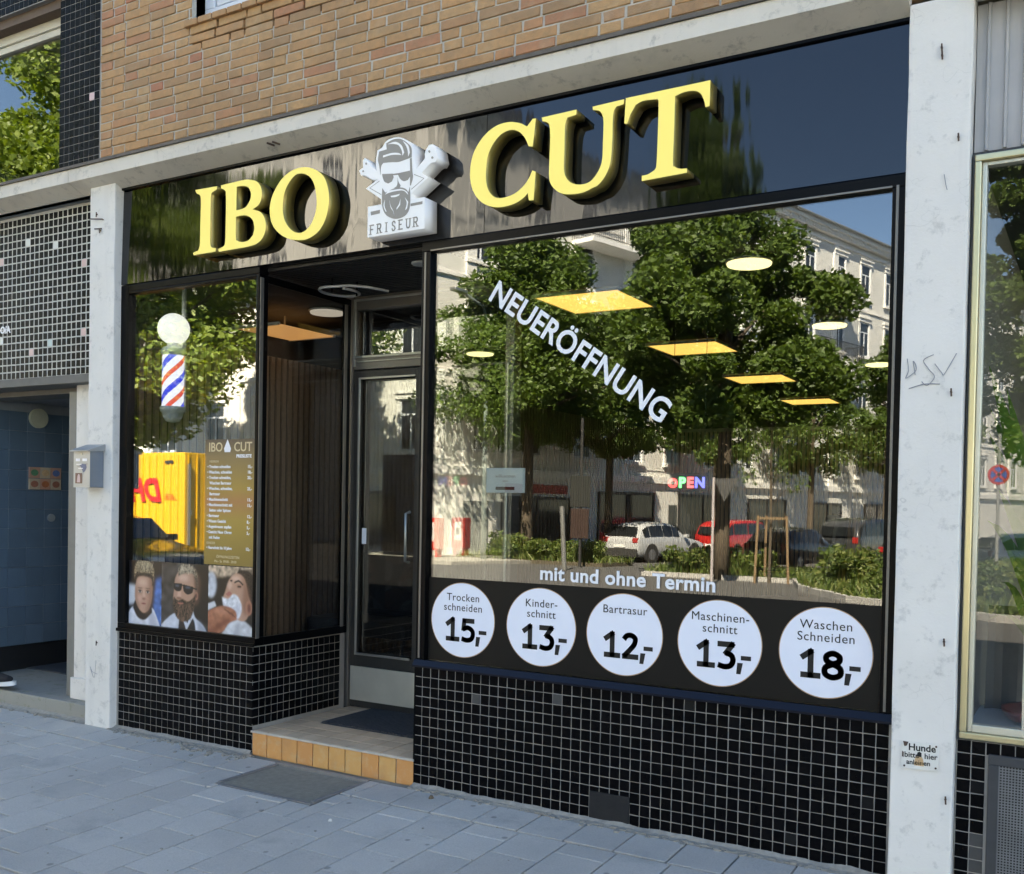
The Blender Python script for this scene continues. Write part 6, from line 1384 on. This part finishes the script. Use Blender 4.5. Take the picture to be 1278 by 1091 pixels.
# vehicles ----------------------------------------------------------------------------------------
M['tyre'] = plain('rubber_tyre', (.02, .02, .02), .85, .2); M['rim'] = plain('alloy_rim', (.45, .45, .46), .35, .05, metal=.8, bump=0)
M['carglass'] = plain('tinted_car_glass', (.012, .014, .016), .05, .05, bump=0); M['lamp_red'] = plain('red_tail_lamp', (.35, .02, .02), .2, .05, bump=0); M['lamp_clear'] = plain('clear_head_lamp', (.6, .6, .62), .15, .05, bump=0); M['trimblk'] = plain('black_bumper_plastic', (.03, .03, .03), .7, .1)
def paint(name, col):
    if name in MATS: return MATS[name]
    n = N(name); n.bsdf(col, .3, Coat_Weight=.8, Coat_Roughness=.05); MATS[name] = n.m; return n.m
def car(lab, col, cname, L=4.2, Wd=1.76, Hh=1.5, style='hatch', grp='parked cars across the road'):
    t = thing('parked_car', lab, 'car', (0, 0, 0), grp); pm = paint(cname, col)
    hw = Wd/2; zb = Hh*.60; zs = .22
    if style == 'van': st = [(0, zb, zb, .80), (.03, zb, Hh*.80, .86), (.12, zb, Hh*.98, .88), (.4, zb, Hh, .89), (.62, zb, Hh, .89), (.74, zb, Hh*.96, .87), (.86, zb*.98, zb+.10, .80), (.94, zb*.88, zb*.9, .9), (.985, zb*.70, zb*.72, .86), (1, zb*.5, zb*.52, .80)]
    else: st = [(0, zb*.92, zb*.93, .84), (.02, zb, zb+.03, .88), (.09, zb, Hh*.86, .76), (.17, zb, Hh*.975, .76), (.36, zb, Hh, .77), (.50, zb, Hh*.985, .77), (.60, zb*.98, Hh*.91, .76), (.735, zb*.955, zb+.03, .80), (.88, zb*.86, zb*.88, .88), (.965, zb*.74, zb*.76, .84), (1, zb*.52, zb*.54, .74)]
    secs = []
    for (u, b, r, wr) in st:
        x = u*L; end = .94 if u in (0, 1) else (.985 if u < .03 or u > .95 else 1.)
        w_ = hw*end; wt = hw*wr if r > b+.06 else hw*.93*end
        secs.append([(x, -w_*.9, zs), (x, -w_, zs+.16), (x, -w_*1.0, b*.72), (x, -w_*.97, b), (x, -wt, max(r-.05, b+.004)), (x, -wt*.75, r), (x, 0, r+.015), (x, wt*.75, r), (x, wt, max(r-.05, b+.004)), (x, w_*.97, b), (x, w_, b*.72), (x, w_, zs+.16), (x, w_*.9, zs)])
    m = MB(); n_ = 13; v = [p for s in secs for p in s]; f = []
    for i in range(len(secs)-1):
        for k in range(n_): f.append((i*n_+k, i*n_+(k+1) % n_, (i+1)*n_+(k+1) % n_, (i+1)*n_+k))
    f.append(tuple(range(n_-1, -1, -1))); f.append(tuple((len(secs)-1)*n_+k for k in range(n_)))
    o = m.add(v, f).build('body', pm, t, smooth=True)
    bm = bmesh.new(); bm.from_mesh(o.data)
    cr = bm.edges.layers.float.get('crease_edge') or bm.edges.layers.float.new('crease_edge')
    for e in bm.edges:
        if e.calc_face_angle(0) > .75: e[cr] = .7
    bm.to_mesh(o.data); bm.free()
    sb = o.modifiers.new('s', 'SUBSURF'); sb.levels = 2; sb.render_levels = 2
    dg = bpy.context.evaluated_depsgraph_get(); nm = bpy.data.meshes.new_from_object(o.evaluated_get(dg)); o.modifiers.clear(); o.data = nm
    # glazing: a slightly proud band following the greenhouse
    def pt(i, side, q): s = secs[i]; a = Vector(s[3] if side < 0 else s[9]); b = Vector(s[4] if side < 0 else s[8]); p = a.lerp(b, q); p.y += side*.012; return p
    rng = [i for i in range(len(st)) if st[i][2] > st[i][1]+.25]
    for side in (-1, 1):
        for a, b in zip(rng[:-1], rng[1:]):
            A, B, C2, D = pt(a, side, .10), pt(b, side, .10), pt(b, side, .88), pt(a, side, .88)
            c = (A+B+C2+D)/4; q = [c+(p-c)*.93 for p in (A, B, C2, D)]
            mesh('side_window', q+[p-Vector((0, side*.02, 0)) for p in q], [(0, 1, 2, 3), (7, 6, 5, 4), (0, 4, 5, 1), (1, 5, 6, 2), (2, 6, 7, 3), (3, 7, 4, 0)], M['carglass'], t)
    def screen(i, j, nm, off):
        a, b = secs[i], secs[j]
        q = [Vector(a[3]).lerp(Vector(a[4]), .3), Vector(a[9]).lerp(Vector(a[8]), .3), Vector(b[8]), Vector(b[4])]
        q = [Vector(a[5])*.0+Vector((a[5][0], a[4][1]*.95, a[5][2])), Vector((a[5][0], a[8][1]*.95, a[5][2])), Vector((b[5][0], b[8][1]*.92, b[5][2])), Vector((b[5][0], b[4][1]*.92, b[5][2]))]
        c = sum(q, Vector((0, 0, 0)))/4; q = [c+(p-c)*.90+Vector((off*.05, 0, .045)) for p in q]
        mesh(nm, q+[p-Vector((off*.02, 0, .03)) for p in q], [(0, 1, 2, 3), (7, 6, 5, 4), (0, 4, 5, 1), (1, 5, 6, 2), (2, 6, 7, 3), (3, 7, 4, 0)], M['carglass'], t)
    if style == 'van': screen(0, 1, 'rear_window', -1); screen(5, 6, 'windscreen', 1)
    else: screen(1, 2, 'rear_window', -1); screen(6, 7, 'windscreen', 1)
    for x in (L*.185, L*.81):
        for s in (-1, 1):

            wh = MB().tube([(x, s*(hw-.20), .31), (x, s*(hw+.005), .31)], .315, 24).build('wheel', M['tyre'], t, smooth=False, bevel=.02)
            MB().tube([(x, s*(hw+.0055), .31), (x, s*(hw+.014), .31)], .20, 20).build('rim', M['rim'], wh)
            MB().tube([(x, s*(hw-.10), .33), (x, s*(hw-.002), .33)], .385, 24).build('wheel_arch', M['trimblk'], t)
    MB().box(-.035, .10, -hw*.93, hw*.93, .24, .52).build('rear_bumper', M['trimblk'] if style != 'van' else pm, t, bevel=.03); MB().box(L-.10, L+.03, -hw*.88, hw*.88, .22, .46).build('front_bumper', M['trimblk'], t, bevel=.03)
    for s in (-1, 1):
        MB().box(-.02, .14, s*hw*.80-.11, s*hw*.80+.11, zb*.82, zb*1.02).build('tail_light', M['lamp_red'], t, bevel=.02)
        MB().box(L-.22, L-.02, s*hw*.70-.13, s*hw*.70+.13, zb*.58, zb*.74).build('headlight', M['lamp_clear'], t, bevel=.02)
        MB().box(L*.64, L*.68, s*(hw+.07)-.08, s*(hw+.07)+.08, zb+.02, zb+.15).build('wing_mirror', pm, t, bevel=.02)
    box('number_plate', -.045, -.036, -.26, .26, .56, .67, M['white_plastic'], t)
    return t
def place(t, x, y, heading):
    """heading in degrees from the real -y axis towards +x"""
    t.location = (x, y, gz(y)-.01); a = math.radians(heading); t.rotation_euler.z = math.atan2(-math.cos(a), math.sin(a))
place(car('silver estate car parked before the shaded shop fronts', (.42, .43, .44), 'silver_paint', 4.3, 1.78, 1.52), -11.35, VY(30.0), 15)
place(car('red small van parked behind the silver estate car', (.42, .02, .02), 'red_paint', 4.0, 1.75, 1.72, 'van'), -10.3, VY(37.0), 15)
place(car('black hatchback beside the staked young tree', (.015, .016, .018), 'black_paint', 4.1, 1.76, 1.46), -5.6, VY(29.0), 15)
place(car('dark grey tall van right of the staked young tree', (.035, .037, .04), 'dark_grey_paint', 4.6, 1.85, 1.9, 'van'), -4.6, VY(35.0), 15)
place(car('dark green car under the far slim tree', (.02, .03, .026), 'green_paint', 4.3, 1.78, 1.5), -1.4, VY(30.0), 15)
place(car('white car behind the no stopping sign', (.60, .60, .60), 'white_paint', 4.2, 1.78, 1.5), .7, VY(31.5), 60)
place(car('black saloon parked nose out in front of the yellow truck', (.012, .013, .015), 'black_paint', 4.5, 1.8, 1.45), -15.6, VY(9.3), 90)
# yellow parcel truck
YD = VY(12.0)
tk = thing('delivery_truck', 'yellow DHL delivery truck with a ribbed cargo box', 'truck', (-17.5, YD-1.1, gz(YD)))
yel = plain('parcel_yellow', (.60, .35, .02), .4, .05, 3, bump=0); dred = plain('parcel_red', (.50, .015, .02), .5, .03, bump=0)
cb = box('cargo_box', -21.2, -14.25, YD-2.25, YD, .08, 2.46, yel, tk, bevel=.02)
m = MB()
for i in range(28): m.box(-21.1+i*.245, -21.1+i*.245+.03, YD, YD+.022, .14, 2.40)
for i in range(9): m.box(-14.25, -14.228, YD-2.2+i*.26, YD-2.17+i*.26, .14, 2.40)
m.build('rib', yel, cb)
MB().box(-14.25, -14.20, YD-.14, YD-.08, .3, 2.2).box(-14.20, -14.18, YD-.16, YD-.06, 1.0, 1.12).build('door_latch', M['alu'], cb)
box('marker', -14.9, -14.62, YD+.0221, YD+.024, 2.20, 2.27, M['iron'], cb)
me = text('lettering', 'DHL', .74, 0, 0, 0, dred, None, 'LEFT', .03, depth=.004)
me.data.transform(Matrix(((-1, 0, .0, 0), (0, 1, 0, 0), (0, 0, 1, 0), (0, 0, 0, 1))))   # text faces the street: turn it about z
for v_ in me.data.vertices: v_.co.x = v_.co.x-.28*v_.co.z
me.parent = cb; me.location = Vector((-14.98, YD+.030, 1.32))-wloc(cb); me.name = 'lettering'
m = MB()
for i, (a, b) in enumerate(((-14.92, -14.50), (-14.90, -14.56), (-14.88, -14.62))): m.box(a, b, YD+.0222, YD+.0255, 1.36+i*.05, 1.375+i*.05)
m.build('stripe', dred, cb)
box('chassis', -22.8, -14.4, YD-2.0, YD-.25, -.12+gz(YD)+.5, .0795, M['trimblk'], tk)
MB().box(-23.2, -21.3, YD-2.15, YD-.1, gz(YD)+.45, 2.0).build('cab', yel, tk, bevel=.15)
MB().box(-22.9, -22.0, YD-.105, YD-.09, 1.0, 1.7).build('cab_window', M['carglass'], tk)
for x in (-15.6, -16.7, -22.3):
    for yy in (YD-.45, YD-2.1): MB().tube([(x, yy, gz(YD)+.42), (x, yy+.28, gz(YD)+.42)], .42, 24).build('wheel', M['tyre'], tk)

# street furniture --------------------------------------------------------------------------------
ysx, ysy = -4.15, VY(19.6)
t = thing('yield_sign', 'white pole with the grey back of a triangular sign in the planting bed', 'road sign', (ysx, ysy, gz(ysy)))
MB().tube([(ysx, ysy, gz(ysy)), (ysx, ysy, 2.15)], .035, 10).build('pole', plain('chequered_pole', (.42, .38, .38), .5, .3, 60), t)
mesh('sign_plate', [(ysx-.02, ysy-.05, 2.12), (ysx+.62, ysy-.05, 2.14), (ysx+.26, ysy-.05, 1.56), (ysx-.02, ysy-.06, 2.12), (ysx+.62, ysy-.06, 2.14), (ysx+.26, ysy-.06, 1.56)], [(0, 2, 1), (3, 4, 5), (0, 1, 4, 3), (1, 2, 5, 4), (2, 0, 3, 5)], plain('grey_sign_back', (.10, .10, .10), .5, metal=.4), t)
nx, ny = 2.35, VY(17.5)
t = thing('no_stopping_sign', 'round blue and red no stopping sign on a post opposite the gold framed window', 'road sign', (nx, ny, gz(ny)))
MB().tube([(nx, ny, gz(ny)), (nx, ny, 2.95)], .035, 10).build('pole', plain('galvanised_pole', (.40, .40, .39), .5, .1, metal=.6), t)
for r_, mt, o_ in ((.195, plain('sign_red', (.42, .03, .04), .4), .040), (.145, plain('sign_blue', (.03, .08, .35), .4), .044)):
    MB().tube([(nx, ny+o_-.01, 2.15), (nx, ny+o_, 2.15)], r_, 32).build('sign_plate', mt, t)
for a in (.785, -.785): MB().obox((nx, ny+.047, 2.15), (.16*math.cos(a), 0, .16*math.sin(a)), (0, .003, 0), (-.026*math.sin(a), 0, .026*math.cos(a))).build('cross_bar', MATS['sign_red'], t)
lx, ly = -13.9, VY(24.5)
t = thing('street_lamp', 'tall grey green lamp post before the corner house', 'street lamp', (lx, ly, gz(ly)))
MB().tube([(lx, ly, gz(ly)), (lx, ly, 3), (lx, ly, 7.5), (lx, ly+.3, 8.0), (lx, ly+1.6, 8.25)], [.10, .08, .06, .05, .04], 12).build('post', plain('grey_green_post', (.16, .20, .19), .5), t, smooth=True)
MB().box(lx-.12, lx+.12, ly+1.4, ly+2.1, 8.18, 8.30).build('lamp_head', M['alu'], t, bevel=.03)
sx_, sy_ = -10.3, VY(24.6)
t = thing('sign_post', 'dark post carrying two sign boards seen from behind', 'road sign', (sx_, sy_, gz(sy_)))
MB().tube([(sx_, sy_, gz(sy_)), (sx_, sy_, 4.2)], .05, 10).build('pole', M['iron'], t)
MB().box(sx_-.35, sx_+.35, sy_+.05, sy_+.08, 1.35, 2.35).build('sign_plate', plain('dark_panel', (.02, .022, .02), .6), t, bevel=.02); MB().box(sx_-.32, sx_+.32, sy_+.05, sy_+.08, .35, 1.30).build('sign_plate', plain('dark_red_panel', (.035, .018, .014), .6, .3, 6), t, bevel=.02)
bx, by = -9.6, VY(22.2)
t = meta(MB().tube([(bx, by, gz(by)), (bx-.12, by, 1.35)], .07, 14).tube([(bx-.12, by, 1.35), (bx-.122, by, 1.37)], .05, 14).build('leaning_post', plain('pale_steel_post', (.24, .24, .23), .5, metal=.5)), 'short pale steel post leaning slightly beside the road', 'post')
vx, vy = -15.6, VY(24.0)
t = thing('vending_machine', 'red vending machine standing before the corner house', 'vending machine', (vx, vy, gz(vy)))
g = gz(vy)+.1
MB().box(vx-.28, vx+.28, vy-.22, vy+.18, g+.25, g+1.35).build('cabinet', plain('vending_red', (.50, .03, .02), .4), t, bevel=.03); MB().box(vx-.24, vx-.14, vy-.15, vy+.12, g, g+.25).box(vx+.14, vx+.24, vy-.15, vy+.12, g, g+.25).build('leg', MATS['vending_red'], t)
box('front_panel', vx-.14, vx+.14, vy+.18, vy+.19, g+.55, g+1.2, M['white_plastic'], t, bevel=.003); box('display', vx-.08, vx+.08, vy+.1905, vy+.195, g+.75, g+1.0, M['black_print'], t)
